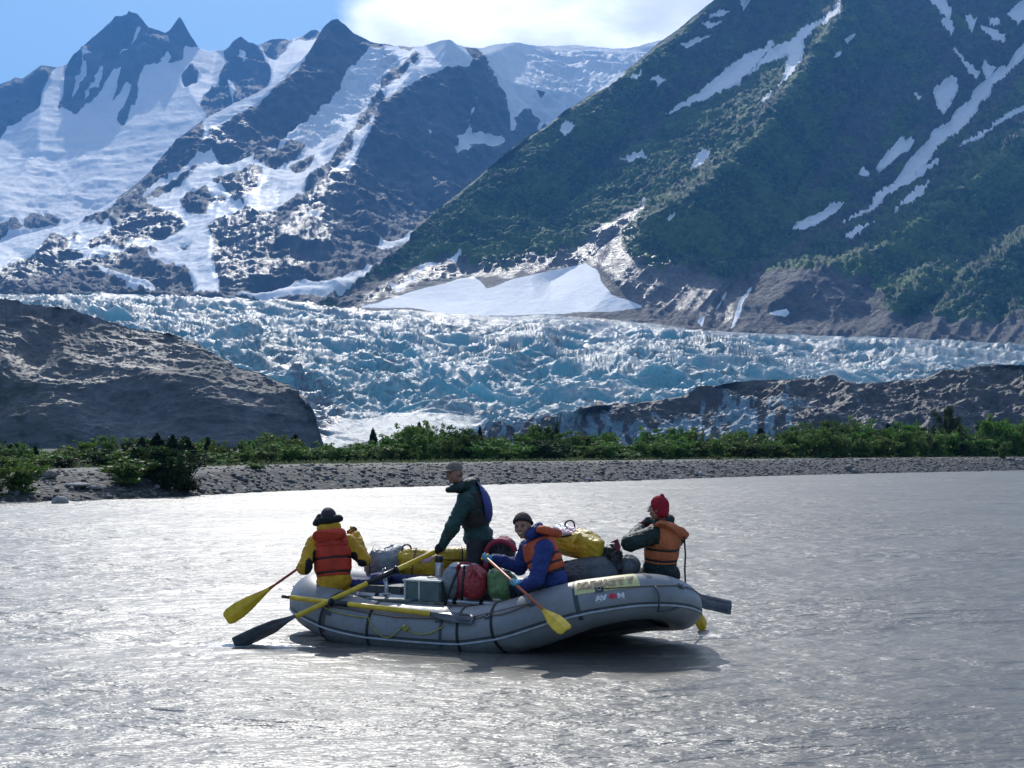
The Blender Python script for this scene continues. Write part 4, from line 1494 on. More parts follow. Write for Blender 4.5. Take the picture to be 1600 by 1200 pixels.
def plant_at(key, lm, px, Y, top_py, width_px, name, label, cat, group=None, rot=None):
    X, Y, z = stand(px, Y)
    top = float(at(px, top_py, Y)[2])
    h = max(.4, top - z) * 1.0
    w = width_px / FPX * Y
    nat = 1.0 if key[0] == 'b' else .5
    return plant(key, lm, (X, Y, z), h, w / nat, RS.uniform(0, 6.28) if rot is None else rot, name, label, cat, group)


# single ones a viewer can pick out
plant_at('b2', m_dark, 262, 65.6, 692, 112, 'bush', 'big near-black bush on the left bank with its foot at the water', 'bush')
plant_at('b0', m_dark, 288, 66.4, 704, 66, 'bush', 'dark bush forming the right shoulder of the big dark thicket', 'bush')
plant_at('b4', m_leaf, 200, 64.0, 716, 100, 'bush', 'mid green bush forming the low left side of the big dark thicket', 'bush')
plant_at('b3', m_leaf, 230, 66.5, 700, 80, 'bush', 'green upright bush behind the low left side of the dark thicket', 'bush')
for px, tp, w, l in [(222, 684, 46, 'slim dark spruce, leftmost behind the big dark bush'), (246, 678, 52, 'dark pointed spruce, second from left behind the big dark bush'),
                     (270, 680, 50, 'dark pointed spruce, third from left behind the big dark bush'), (290, 682, 58, 'broad dark spruce, rightmost behind the big dark bush')]:
    plant_at('s%d' % (px % 3), m_spruce, px, 76, tp, w, 'spruce', l, 'spruce', 'spruces behind the dark bush')
plant_at('b1', m_leaf, 30, 59.5, 716, 84, 'bush', 'leafy green bush on the bank at the left edge', 'bush')
plant_at('b5', m_leaf, -12, 58.5, 722, 50, 'bush', 'leafy green bush cut by the left edge of the picture', 'bush')
plant_at('b6', m_leaf, 404, 90, 728, 30, 'bush', 'small round bush on the gravel between the dark thicket and the paddler', 'bush', 'small bushes on the gravel')
plant_at('b3', m_leaf, 362, 82, 730, 28, 'bush', 'small bright bush on the slope right of the big dark thicket', 'bush', 'small bushes on the gravel')
plant_at('b1', m_leaf, 402, 76, 741, 34, 'bush', 'low bush nearest the water right of the big dark thicket', 'bush', 'small bushes on the gravel')
plant_at('b0', m_leaf2, 340, 84, 742, 36, 'bush', 'low scrub against the right foot of the big dark thicket', 'bush', 'small bushes on the gravel')
plant_at('b4', m_dark, 365, 104, 708, 46, 'bush', 'rounded dark green bush beyond the small bushes on the gravel', 'bush')
plant_at('b1', m_leaf, 404, 104, 712, 24, 'bush', 'rounded green bush above the small round bush on the gravel', 'bush')
plant_at('s2', m_spruce, 325, 108, 683, 40, 'spruce', 'lone conical spruce standing right of the big dark thicket', 'spruce')
plant_at('b2', m_leaf, 517, 104, 704, 40, 'bush', 'dense round bush, left of the pair in front of the thicket', 'bush', 'pair of round bushes')
plant_at('b5', m_leaf, 553, 104, 707, 38, 'bush', 'dense round bush, right of the pair in front of the thicket', 'bush', 'pair of round bushes')
plant_at('s0', m_spruce, 583, 150, 670, 26, 'spruce', 'pointed spruce rising above the thicket in front of the white ice apron', 'spruce')
plant_at('s1', m_dark, 655, 150, 660, 26, 'spruce', 'taller left one of two thin spruces before the ice', 'spruce')
plant_at('s1', m_dark, 668, 152, 664, 22, 'spruce', 'shorter right one of two thin spruces before the ice', 'spruce')
plant_at('s0', m_spruce, 750, 150, 666, 18, 'spruce', 'thin spruce above the standing rower, right of the twin spruces', 'spruce')
plant_at('s1', m_spruce, 146, 130, 686, 13, 'spruce', 'thin dark spruce left of the big dark thicket', 'spruce')
plant_at('s0', m_spruce, 2, 120, 701, 12, 'spruce', 'short spruce at the left edge behind the leafy bush', 'spruce')
plant_at('b0', m_dark, 1480, 168, 638, 40, 'tree', 'tallest dark tree in the brush at the right', 'tree')
plant_at('b3', m_leaf, 1552, 168, 650, 46, 'tree', 'leafy tree right of the tallest dark tree', 'tree')
plant_at('b6', m_leaf, 1410, 165, 662, 52, 'bush', 'dense broad bush left of the tallest dark tree', 'bush')
plant_at('b2', m_leaf2, 1565, 150, 688, 30, 'bush', 'small grey-green willow at the right edge of the gravel', 'bush')
plant_at('b4', m_leaf2, 1122, 118, 712, 12, 'bush', 'tiny pale plant alone on the gravel at the right', 'bush')
plant_at('b2', m_leaf2, 1175, 142, 690, 32, 'bush', 'pale yellow-green bush in the brush above the seated paddler with the red hat', 'bush')
plant_at('b1', m_dark, 1030, 140, 678, 60, 'bush', 'dense dark bush just above the red hat', 'bush')

prof = np.array([(-40, 706), (60, 706), (120, 705), (160, 698), (200, 700), (320, 704), (360, 706), (400, 695), (440, 684), (480, 700), (520, 702), (560, 700), (600, 692), (640, 680), (660, 676), (700, 680), (740, 680), (800, 682),
                 (900, 684), (950, 690), (985, 704), (1005, 692), (1030, 684), (1060, 690), (1110, 686), (1160, 684), (1210, 682), (1260, 672), (1300, 676), (1350, 672), (1400, 672), (1440, 670), (1480, 672), (1520, 668), (1550, 664), (1600, 664), (1660, 664)], float)
k = 0
for px in np.arange(-34, 1650, 13.5):
    for row in range(2):
        x = px + RS.uniform(-6, 6)
        sy = float(np.interp(x, [0, 160, 300, 420, 600, 800, 1000, 1200, 1400, 1600], [56.6, 59, 65.7, 71.4, 79.5, 86.5, 96.6, 112, 126, 141]))
        off = np.interp(x, [330, 500], [3, 14])
        Y = sy + off + (RS.uniform(12, 18) if row else RS.uniform(20, 34))
        tp = np.interp(x, prof[:, 0], prof[:, 1]) + (RS.uniform(-9, 15) if not row else RS.uniform(6, 22))
        if x > 960 and x < 1000:
            tp += 8
        tp -= 9 - 11 * fbm(np.array([x / 34.0, row * 3.0, .5]), 2, 77)
        if RS.rand() < .13:
            continue
        k += 1
        r = RS.rand()
        if r < .07 and not row:
            plant_at('s%d' % (k % 3), m_spruce, x, Y + 4, tp - 3, RS.uniform(26, 36), 'spruce', 'small dark spruce among the green brush behind the gravel bank', 'spruce', 'small spruces in the brush')
        else:
            plant_at('b%d' % (k % 7), m_leaf if r < .62 else (m_leaf2 if r < .8 else m_dark), x, Y, min(tp, 716), RS.uniform(30, 56), 'bush',
                     'green bush in the continuous brush line behind the gravel bank', 'bush', 'brush along the far bank')


def grass_strip():
    """low herbs between the bushes"""
    rs = np.random.RandomState(9)
    n = 26000
    X = rs.uniform(-50, 85, n)
    d = rs.uniform(9, 34, n)
    Y = shore_y(X) + d / .72
    keep = fbm(stack(X / 6, Y / 6, .6), 3, 207) * 6 + d > 13
    X, Y = X[keep], Y[keep]
    c = stack(X, Y, ground_z(X, Y) + rs.uniform(.0, .16, len(X)))
    q, f = leaf_cloud(c, .13, rs, 1.5)
    return np_mesh('grass', q, f, m_herb, None, False)


tag(grass_strip(), kind='stuff')

# ---- the air between here and the peaks
hv = box_geo((0, 2600, 1290), (5200, 7900, 1311))
t = NT('valley_haze')
t.n.remove(t.b)
pv = t.node('ShaderNodeVolumePrincipled')
pv.inputs['Color'].default_value = (.14, .43, 1.0, 1)
pv.inputs['Density'].default_value = 9.2e-5
pv.inputs['Anisotropy'].default_value = .15
out = [n for n in t.n if n.type == 'OUTPUT_MATERIAL'][0]
t.l.new(pv.outputs[0], out.inputs['Volume'])
hz = np_mesh('haze', hv[0], hv[1], t.m, None, False)
tag(hz, kind='stuff')

# ================================================================== THE RAFT
def V(px, py, Y):
    return at(px, py, Y + .38)


RTH = math.radians(25)
RO = np.array([-.20, 16.63, 0.0])
REX = np.array([math.cos(RTH), -math.sin(RTH), 0])
REY = np.array([math.sin(RTH), math.cos(RTH), 0])
REZ = np.array([0, 0, 1.0])
TR = .29
BW = .85


def RW(x, y, z):
    return RO + REX * x + REY * y + REZ * z


_kx = [-2.3, -1.9, -1.5, -1.1, -.5, .1, .6, 1.0, 1.45, 1.9, 2.2]
_kz = [.24, .17, .07, .015, 0, .0, .09, .23, .38, .47, .50]


def kick(x, y):
    k = np.interp(x, _kx, _kz)
    return k * np.where(np.asarray(x) > 0, 1 - .58 * sstep(-.75, .75, np.asarray(y)), 1)


def rim_path(n=260):
    """centre line of the buoyancy tube, local x,y"""
    pts = []
    ee = 2 / 2.25
    for a in np.linspace(-math.pi / 2, math.pi / 2, 70):
        c, s = math.cos(a), math.sin(a)
        pts.append((1.1 + 1.09 * abs(c) ** ee, BW * math.copysign(abs(s) ** ee, s)))
    for a in np.linspace(math.pi / 2, 3 * math.pi / 2, 70):
        c, s = math.cos(a), math.sin(a)
        pts.append((-1.1 - 1.20 * abs(c) ** ee, BW * math.copysign(abs(s) ** ee, s)))
    P = np.array(pts)
    P = np.concatenate([P, P[:1]])
    L = np.concatenate([[0], np.cumsum(np.linalg.norm(np.diff(P, axis=0), axis=1))])
    s = np.linspace(0, L[-1], n, endpoint=False)
    Q = np.stack([np.interp(s, L, P[:, 0]), np.interp(s, L, P[:, 1])], -1)
    z = .165 + kick(Q[:, 0], Q[:, 1])
    for _ in range(10):
        z = (np.roll(z, 1) + 2 * z + np.roll(z, -1)) / 4
    return np.concatenate([Q, z[:, None]], 1), L[-1]


RIM, RIML = rim_path()
NR = len(RIM)
RAD = TR - .05 * sstep(.9, 1.9, RIM[:, 0])
_T = np.roll(RIM, -1, 0) - np.roll(RIM, 1, 0)
_T /= np.linalg.norm(_T, axis=1)[:, None]
_OUT = np.cross(_T, np.tile([0, 0, 1.0], (NR, 1)))
_OUT /= np.linalg.norm(_OUT, axis=1)[:, None]
_UP = np.cross(_OUT, _T)


def rim_index(x, side):
    """fractional index on the near (-1) or far (+1) side at local x"""
    m = RIM[:, 1] * side > 0.0
    idx = np.nonzero(m)[0]
    return float(idx[np.argmin(np.abs(RIM[idx, 0] - x))])


def rim_pt(i, phi, off=0.0):
    """point on the tube skin: i index along the rim, phi degrees up from the outward horizontal"""
    i = np.asarray(i, float) % NR
    a = np.floor(i).astype(int) % NR
    b = (a + 1) % NR
    f = (i - np.floor(i))[..., None]
    C = RIM[a] * (1 - f) + RIM[b] * f
    O = _OUT[a] * (1 - f) + _OUT[b] * f
    U = _UP[a] * (1 - f) + _UP[b] * f
    p = np.radians(np.asarray(phi, float))[..., None]
    L = C + ((RAD[a] * (1 - f[..., 0]) + RAD[b] * f[..., 0])[..., None] + off) * (np.cos(p) * O + np.sin(p) * U)
    return RO + L[..., :1] * REX + L[..., 1:2] * REY + L[..., 2:3] * REZ


t = NT('grey_raft_rubber')
n1, n2 = t.noise(2.2, 5, .6), t.noise(14, 5, .65)
c = t.mix(t.rng(n1, .3, .7), (.200, .204, .212), (.270, .272, .280))
c = t.mix(t.rng(n2, .52, .75, 0, .45), c, (.13, .132, .135))
szr = t.node('ShaderNodeSeparateXYZ')
t.l.new(t.obj(), szr.inputs[0])
wl_ = t.math('ADD', szr.outputs['Z'], t.math('MULTIPLY', t.math('SUBTRACT', t.noise(5, 4, .6), .5), .10))
wet_ = t.rng(wl_, .13, .06)
c = t.mix(t.math('MULTIPLY', wet_, .45), c, (.07, .072, .07))
sc = t.noise(3.0, 6, .7, t.mapv((1, 1, 5)))
c = t.mix(t.rng(sc, .58, .72, 0, .4), c, (.36, .355, .34))
t.set(col=c, rough=t.math('SUBTRACT', t.rng(n2, .3, .7, .38, .54), t.math('MULTIPLY', wet_, .2)), spec=.5)
t.bump(n1, .01, .5)
m_rub = t.m
m_rub_d = simple_mat('dark_rubber', (.06, .065, .075), .55, .2, 12)
m_strake = simple_mat('pale_rub_strip', (.42, .44, .47), .5, .15, 12)
m_black = simple_mat('black_webbing', (.012, .012, .013), .6, .3, 40)
m_blackp = simple_mat('black_plastic', (.016, .016, .018), .35, .3, 40)
m_yel = simple_mat('yellow_shaft_paint', (.76, .50, .04), .35, .12, 18)
m_yelblade = simple_mat('yellow_blade_plastic', (.70, .44, .012), .42, .15, 12, sub=.0)
m_redshaft = simple_mat('red_shaft', (.42, .045, .05), .35, .15, 20)
m_orshaft = simple_mat('orange_shaft', (.50, .13, .06), .4, .15, 20)
m_metal = simple_mat('anodised_tube', (.62, .60, .62), .32, .1, 15, metal=.55)
m_steel = simple_mat('brushed_steel', (.45, .44, .43), .3, .15, 40, metal=.8)
m_brown = simple_mat('brown_rope', (.16, .095, .06), .85, .3, 60)
m_yrope = simple_mat('yellow_rope', (.42, .36, .06), .8, .3, 60)
m_navy = simple_mat('navy_cloth', (.025, .035, .13), .75, .25, 14, .01, 20)
m_boxg = simple_mat('dull_green_box', (.10, .135, .13), .5, .2, 9)
m_boxe = simple_mat('aluminium_edge', (.50, .53, .52), .35, .12, 20, metal=.5)
m_label_y = simple_mat('yellow_panel', (.66, .60, .26), .5, .12, 20)
m_white = simple_mat('white_print', (.72, .72, .72), .5, .1, 20)
m_redp = simple_mat('red_print', (.62, .03, .06), .5, .1, 20)
m_tan = simple_mat('tan_print', (.40, .27, .15), .55, .1, 20)

raft = empty('raft', RW(0, 0, 0), 'grey inflatable raft loaded with bags and carrying four people on the silty river', 'raft')


def skin_strip(phi0, phi1, off, i0=0, i1=NR, n=NR, m=3, wrap=True):
    ii = np.linspace(i0, i1, n, endpoint=not wrap)
    ph = np.linspace(phi0, phi1, m)
    P = np.stack([rim_pt(ii, np.full(n, p), off) for p in ph])       # m x n
    F = grid_faces(m, n, wrap)
    return P.reshape(-1, 3), [list(map(int, f)) for f in F]


# main tube
seg = 40
P = np.stack([rim_pt(np.arange(NR, dtype=float), np.full(NR, 360.0 * k / seg)) for k in range(seg)] + [rim_pt(np.arange(NR, dtype=float), np.full(NR, 0.0))])
P = P[:-1]
F = np.concatenate([grid_faces(seg, NR, True), np.stack([(seg - 1) * NR + np.arange(NR), (seg - 1) * NR + (np.arange(NR) + 1) % NR, (np.arange(NR) + 1) % NR, np.arange(NR)], -1)])
np_mesh('buoyancy_tube', P.reshape(-1, 3), F, m_rub, raft)
# rub strips: pale bead with a dark band above it
bead = rim_pt(np.linspace(0, NR, NR + 1), np.full(NR + 1, -17.0), .004)
tube('rub_strip', bead, .0115, m_strake, raft, 8)
v, f = skin_strip(-13, -8, .003)
np_mesh('dark_band', v, f, m_rub_d, raft)
# seams between the air chambers
for x, s in ((-1.55, -1), (-.1, -1), (1.42, -1)):
    i = rim_index(x, s)
    v, f = skin_strip(-30, 150, .0025, i - .5, i + .5, 2, 30, False)
    np_mesh('seam_tape', v, f, m_rub_d, raft)


# floor, laced in under the tubes, and cross tubes
def floor_geo():
    xs = np.linspace(-1.95, 1.98, 50)
    vs, nx, ny = [], 50, 14
    near = [rim_index(x, -1) for x in xs]
    far = [rim_index(x, 1) for x in xs]
    for k, x in enumerate(xs):
        a, b = RIM[int(near[k])], RIM[int(far[k])]
        for j in range(ny):
            g = j / (ny - 1)
            q = a * (1 - g) + b * g
            vs.append(RW(x, q[1], q[2] - .17 - .03 * math.sin(math.pi * g)))
    v = np.array(vs)
    f = [list(map(int, q)) for q in grid_faces(nx, ny)]
    v2 = v - np.array([0, 0, .05])
    f2 = [[i + len(v) for i in q[::-1]] for q in f]
    return np.concatenate([v, v2]), f + f2


v, f = floor_geo()
np_mesh('floor', v, f, m_rub_d, raft)
for x in (-1.25, 1.05):
    zc = float(.26 + kick(x, 0.0))
    tube('thwart', [RW(x, -.58, zc - .07), RW(x, -.3, zc - .03), RW(x, .3, zc - .03), RW(x, .58, zc - .07)], .19, m_rub, raft, 20)

# grab line through rings on the outer shoulder
ring_ix = [rim_index(x, -1) for x in (-1.95, -1.5, -1.02, -.15, .48, 1.0, 1.62)] + [rim_index(2.09, -1) + 4, rim_index(2.0, 1) + 2]
for i in ring_ix[3:]:
    v, f = skin_strip(28, 44, .006, i - .9, i + .9, 5, 5, False)
    d = np_mesh('ring_patch', v, f, m_rub_d, raft)
    c = rim_pt(i, 36.0, .022)
    a = rim_pt(i + .7, 36.0, .022) - rim_pt(i - .7, 36.0, .022)
    a /= np.linalg.norm(a)
    dn = rim_pt(i, 30.0, .02) - rim_pt(i, 42.0, .02)
    dn /= np.linalg.norm(dn)
    th = np.linspace(0, 2 * math.pi, 13)
    tube('ring', [c + .022 * (math.cos(q) * a + math.sin(q) * dn) for q in th], .0035, m_steel, d, 6)
gl = []
for k in range(3, len(ring_ix) - 1):
    a, b = ring_ix[k], ring_ix[k + 1]
    for g in np.linspace(0, 1, 12, endpoint=False):
        gl.append(rim_pt(a + (b - a) * g, 36.0 - 5 * math.sin(math.pi * g), .012))
gl.append(rim_pt(ring_ix[-1], 36.0, .012))
tube('grab_line', gl, .006, m_brown, raft, 6)
sl = []
for a, b, sag in ((rim_index(-1.62, -1), rim_index(-1.02, -1), 3), (rim_index(-1.02, -1), rim_index(-.52, -1), 48), (rim_index(-.52, -1), rim_index(-.02, -1), 20)):
    for g in np.linspace(0, 1, 14, endpoint=False):
        sl.append(rim_pt(a + (b - a) * g, 27 - (17 if b != rim_index(-1.02, -1) and a != rim_index(-1.62, -1) and a > rim_index(-1.0, -1) + 1 else 0) * (1 - g) - sag * math.sin(math.pi * g) ** .9 * .8, .012))
tube('slack_line', sl, .0065, m_yrope, raft, 6)
kf = Field(rim_pt(rim_index(-.52, -1), 12.0, .02) - .08, rim_pt(rim_index(-.52, -1), 12.0, .02) + .08, .005)
c0 = rim_pt(rim_index(-.52, -1), 12.0, .02)
for k in range(6):
    kf.ell(c0 + RS.uniform(-.024, .024, 3), RS.uniform(.014, .022, 3), k=.008)
kf.mesh('rope_knot', m_yrope, raft)

# webbing straps over the tube
for x, p0, p1 in ((-1.62, -60, 95), (-1.02, -70, 95), (.08, -40, 110), (.5, -75, 120)):
    i = rim_index(x, -1)
    ph = np.linspace(p0, p1, 30)
    sway = (np.clip(-ph, 0, 90) / 90) ** 1.5 * (2.2 if x == .5 else .3)
    A = np.stack([rim_pt(i - .42 + sway[k], ph[k], .005) for k in range(30)])
    B = np.stack([rim_pt(i + .42 + sway[k], ph[k], .005) for k in range(30)])
    v = np.concatenate([A, B])
    np_mesh('strap', v, [list(map(int, q)) for q in grid_faces(2, 30)], m_black, raft)
v, f = skin_strip(14, 22, .004, rim_index(-1.6, -1), rim_index(-1.48, -1), 4, 3, False)
np_mesh('small_patch', v, f, m_rub_d, raft)

# handle loop hanging on the bow
ib = rim_index(2.02, -1)
tube('bow_handle', [rim_pt(ib, 30.0, .02), rim_pt(ib + .2, 8.0, .05), rim_pt(ib + .4, -14.0, .05), rim_pt(ib + .8, -30.0, .03), rim_pt(ib + 4, -26.0, .02), rim_pt(ib + 6, -20.0, .01)], .010, m_rub_d, raft, 8)
v, f = skin_strip(60, 112, .004, ib - .8, ib + .4, 4, 12, False)
np_mesh('bow_strap', v, f, m_rub_d, raft)


# lettering
def text_geo(body, size):
    cu = bpy.data.curves.new('t', 'FONT')
    cu.body = body
    cu.size = size
    cu.offset = .010 * size / .1
    cu.resolution_u = 3
    ob = bpy.data.objects.new('t', cu)
    COL.objects.link(ob)
    dg = bpy.context.evaluated_depsgraph_get()
    me = ob.evaluated_get(dg).to_mesh()
    v = np.array([q.co[:2] for q in me.vertices])
    f = [list(p.vertices) for p in me.polygons]
    ob.evaluated_get(dg).to_mesh_clear()
    bpy.data.objects.remove(ob)
    bpy.data.curves.remove(cu)
    return v, f


DS = RIML / NR


def on_skin(v2, i0, phi0, off, slope=0.0):
    """lay a flat layout (metres) on the near tube: x along the rim, y round it"""
    return rim_pt(i0 + v2[:, 0] / DS, phi0 + np.degrees(v2[:, 1] / TR) + slope * v2[:, 0], off)


i_l = rim_index(1.42, -1)
v, f = skin_strip(30, 88, .003, i_l, i_l + .55 / DS, 24, 10, False)
pan = np_mesh('name_panel', v, f, m_label_y, raft)
v2, f2 = text_geo('KLIMATT 7', .115)
v2 = v2 * np.array([.50 / max(v2[:, 0].max(), .01), 1.25])
np_mesh('lettering', on_skin(v2, i_l + .025 / DS, 44, .010), f2, m_tan, pan, False)
v2, f2 = text_geo('AV', .075)
w1 = v2[:, 0].max()
v2 = v2 * np.array([.075 * 1.35 / w1, 1.0])
i_m = rim_index(1.60, -1)
mk = np_mesh('maker_mark', on_skin(v2, i_m, 9, .004), f2, m_white, raft, False)
v2, f2 = text_geo('N', .075)
v2 = v2 * np.array([.055 / max(v2[:, 0].max(), .01), 1.0]) + np.array([.185, 0])
np_mesh('mark_letter', on_skin(v2, i_m, 9, .004), f2, m_white, mk, False)
th = np.linspace(0, 2 * math.pi, 25)[:-1]
v2 = np.stack([.143 + .036 * np.cos(th), .027 + .033 * np.sin(th)], -1)
np_mesh('red_disc', on_skin(v2, i_m, 9, .0045), [list(range(24))], m_redp, mk, False)
v2 = np.array([[0, -.022], [.25, -.022], [.25, -.018], [0, -.018]])
np_mesh('mark_underline', on_skin(v2, i_m, 9, .004), [[0, 1, 2, 3]], m_white, mk, False)

# rowing frame
rail = [V(532, 927, 16.42), V(600, 931, 16.23), V(700, 939, 15.93), V(795, 945, 15.66)]
rails = [tube('frame_rail', rail, .030, m_metal, raft, 14)]
rail2 = [Vector(p) + Vector(REY * 1.32) for p in rail]
tube('frame_rail', rail2, .030, m_metal, raft, 14)
for g in (.12, .93):
    a = Vector(rail[0]).lerp(Vector(rail[-1]), g)
    tube('frame_crossbar', [a, a + Vector(REY * 1.32)], .027, m_metal, raft, 12)
for px, r in ((560, .036), (592, .035), (700, .036), (714, .037), (755, .036), (788, .037)):
    g = (px - 532) / (795 - 532)
    c = Vector(rail[0]).lerp(Vector(rail[-1]), g)
    d = (Vector(rail[-1]) - Vector(rail[0])).normalized() * .022
    tube('rail_clamp', [c - d, c + d], r, m_black if px > 565 else m_metal, raft, 12)
# oar stand
c = Vector(rail[0]).lerp(Vector(rail[-1]), (604 - 532) / 263)
st = empty('x', (0, 0, 0))
bpy.data.objects.remove(st)
g = [tube_geo([c + Vector((.02, 0, .0)), c + Vector((.015, 0, .12)), c + Vector((-.01, 0, .235))], [.032, .026, .020], 12),
     box_geo(np.array(c) + [.02, 0, .03], (.05, .04, .012), None, .004)]
v, f, _ = join_geo(g)
stand_o = np_mesh('oar_stand', v, f, m_metal, raft)
lk = c + Vector((-.012, 0, .285))
th = np.linspace(-.25 * math.pi, 1.25 * math.pi, 16)
od = np.array([-.85, -.35, -.38])
tube('oarlock', [np.array(lk) + .047 * np.array([0.25 * math.cos(q), math.cos(q) * .97, -math.sin(q)]) for q in th], .009, m_steel, stand_o, 8)


# ---- oars and paddles
def blade_geo(root, d, w, L, prof, thick, rib=0.0):
    """flat blade: prof = (fraction along, half width -, half width +); d axis, w width axis"""
    d, w = np.array(d), np.array(w)
    nrm = np.cross(d, w)
    rows = []
    m = 9
    for fr, a, b in prof:
        s = np.linspace(-1, 1, m)
        off = np.where(s < 0, s * a, s * b)
        th = thick * (1 - .75 * np.abs(s)) + rib * np.exp(-(s / .16) ** 2) * (1 - .55 * fr)
        cup = -.012 * s ** 2
        base = root + d * (fr * L)
        top = base + off[:, None] * w + (th + cup)[:, None] * nrm
        bot = base + off[:, None] * w + (-th * .6 + cup)[:, None] * nrm
        rows.append(np.concatenate([top, bot[::-1]]))
    V_ = np.concatenate(rows)
    n = 2 * m
    F_ = [list(map(int, q)) for q in grid_faces(len(prof), n, True)]
    F_.append(list(range(n))[::-1])
    F_.append([(len(prof) - 1) * n + k for k in range(n)])
    return V_, F_


def width_axis(d, p, deg):
    """unit vector across d, facing the eye at deg 0 (broadside), turned about d by deg"""
    view = np.array(p) - np.array([0, 0, CAM_H])
    view /= np.linalg.norm(view)
    w = np.cross(d, view)
    w /= np.linalg.norm(w)
    n = np.cross(w, d)
    a = math.radians(deg)
    return w * math.cos(a) + n * math.sin(a)


def oar(label, handle, tip, group=None, blade=.78, deg=50, sleeve=(.30, .44), hidden=False, asym=(1, 1), bw=.10, r=.029, wdir=None):
    handle, tip = np.array(handle), np.array(tip)
    L = np.linalg.norm(tip - handle)
    d = (tip - handle) / L
    root = handle + d * (L - blade)
    o = empty('oar', tuple(handle), label, 'oar', group)
    tube('shaft', [handle + d * .12, root], r, m_yel, o, 14)
    tube('grip', [handle, handle + d * .13], .019, m_blackp, o, 12)
    tube('sleeve', [handle + d * L * sleeve[0], handle + d * L * sleeve[1]], r + .004, m_blackp, o, 14)
    s1 = handle + d * (L * sleeve[0])
    tube('stopper', [s1 - d * .02, s1 + d * .01], r + .018, m_blackp, o, 14)
    w = width_axis(d, root, deg) if wdir is None else np.array(wdir)
    pr = [(-.06, .022, .022), (0, .024, .024), (.12, .04, .04), (.35, bw * .85, bw * .95), (.6, bw, bw), (.97, bw, bw), (1.0, bw * .93, bw * .9)]
    pr = [(a, b * asym[0], c * asym[1]) for a, b, c in pr]
    v, f = blade_geo(root, d, w, blade, pr, .006, .02)
    b = np_mesh('blade', v, f, m_oarblade, o)
    n = np.cross(d, w)
    for k in (-.55, .5):
        q0, q1 = root + d * blade * .62 + w * bw * k + n * .006, root + d * blade * .95 + w * bw * k + n * .006
        tube('blade_rib', [q0, q1], .0035, m_oarblade, b, 6)
    return o, d, root


t = NT('oar_blade')
n2 = t.noise(9, 4)
t.set(col=t.mix(t.rng(n2, .3, .7), (.05, .052, .058), (.11, .115, .125)), rough=.33, spec=.5)
m_oarblade = t.m

oar('yellow oar with dark blade at the water, gripped by the standing rower', V(693, 856, 16.38), V(366, 1008, 15.62), deg=38, blade=.74, sleeve=(.235, .375))
oar('spare yellow oar lashed along the near side of the raft', V(441, 932, 16.22), V(741, 967, 15.12), blade=.54, deg=48, sleeve=(.27, .36), bw=.08)
oar('oar on the far side of which only the black blade shows behind the bow', V(760, 862, 16.55), V(1143, 949, 16.75), blade=.80, deg=30, sleeve=(.3, .42), bw=.095)


def paddle(label, grip, tip, shaft_mat, bl=.50, bw=.098, deg=15, blunt=True, group=None):
    grip, tip = np.array(grip), np.array(tip)
    L = np.linalg.norm(tip - grip)
    d = (tip - grip) / L
    root = grip + d * (L - bl)
    o = empty('paddle', tuple(grip), label, 'paddle', group)
    tube('shaft', [grip, root + d * .05], .0155, shaft_mat, o, 12)
    w = width_axis(d, root, deg)
    v, f, _ = join_geo([tube_geo([grip - w * .05, grip + w * .05], .014, 10), tube_geo([grip, grip + d * .05], [.02, .017], 10)])
    np_mesh('grip', v, f, m_yelblade, o)
    pr = [(-.06, .016, .016), (0, .018, .018), (.12, .024, .026), (.3, .048, .052), (.5, .078, .080), (.72, bw, bw), (.90, bw * .98, bw * .94), (.97, bw * .82, bw * .78), (1.0, bw * .5, bw * .5)]
    v, f = blade_geo(root, d, w, bl, pr, .006, .012)
    b = np_mesh('blade', v, f, m_yelblade, o)
    return o, d, root


PA_G, PA_T = V(551, 828, 16.78), V(353, 968, 16.02)
paddle('yellow paddle with dark red shaft, held out to the left by the paddler in yellow', PA_G, PA_T, m_redshaft, .66, .098, 8)
PC_G, PC_T = V(758, 870, 15.45), V(885, 985, 14.15)
paddle('yellow bladed paddle with orange shaft, held by the smiling paddler in blue', PC_G, PC_T, m_orshaft, .50, .085, 20)
PD_G, PD_T = V(1003, 822, 16.10), V(1102, 982, 17.0)
paddle('paddle of the red hatted paddler, its yellow blade dipping behind the bow', PD_G, PD_T, m_orshaft, .40, .085, 35)


# ---- luggage
def bag_mat(name, col, rough=.38, bump=.02, **kw):
    t = NT(name)
    n = t.noise(7, 5, .6, None, .6)
    w = t.noise(16, 3, .6, t.mapv((1, 1, .4)), 1.2)
    t.set(col=t.mix(t.rng(n, .3, .7), tuple(c * .78 for c in col), tuple(min(1, c * 1.15) for c in col)), rough=rough, **kw)
    t.bump(t.math('ADD', w, t.math('MULTIPLY', n, .5)), bump)
    return t.m


mb_grey = bag_mat('grey_dry_bag', (.20, .21, .23))
mb_yel = bag_mat('yellow_dry_bag', (.60, .38, .02))
mb_red = bag_mat('red_dry_bag', (.40, .035, .04))
mb_green = bag_mat('green_dry_bag', (.20, .34, .14))
mb_dgrey = bag_mat('dark_grey_bag', (.075, .085, .09), .55)
mb_mgrey = bag_mat('mid_grey_bag', (.15, .155, .165), .45)
mb_black = bag_mat('black_bag', (.018, .018, .02), .4, .04)
mb_rpack = bag_mat('crimson_pack', (.33, .025, .06), .6)
mb_maroon = bag_mat('maroon_bag', (.22, .02, .045), .55)
mb_pink = bag_mat('pink_print', (.62, .36, .42), .4)
mb_white = bag_mat('white_bag_top', (.55, .55, .56), .35)


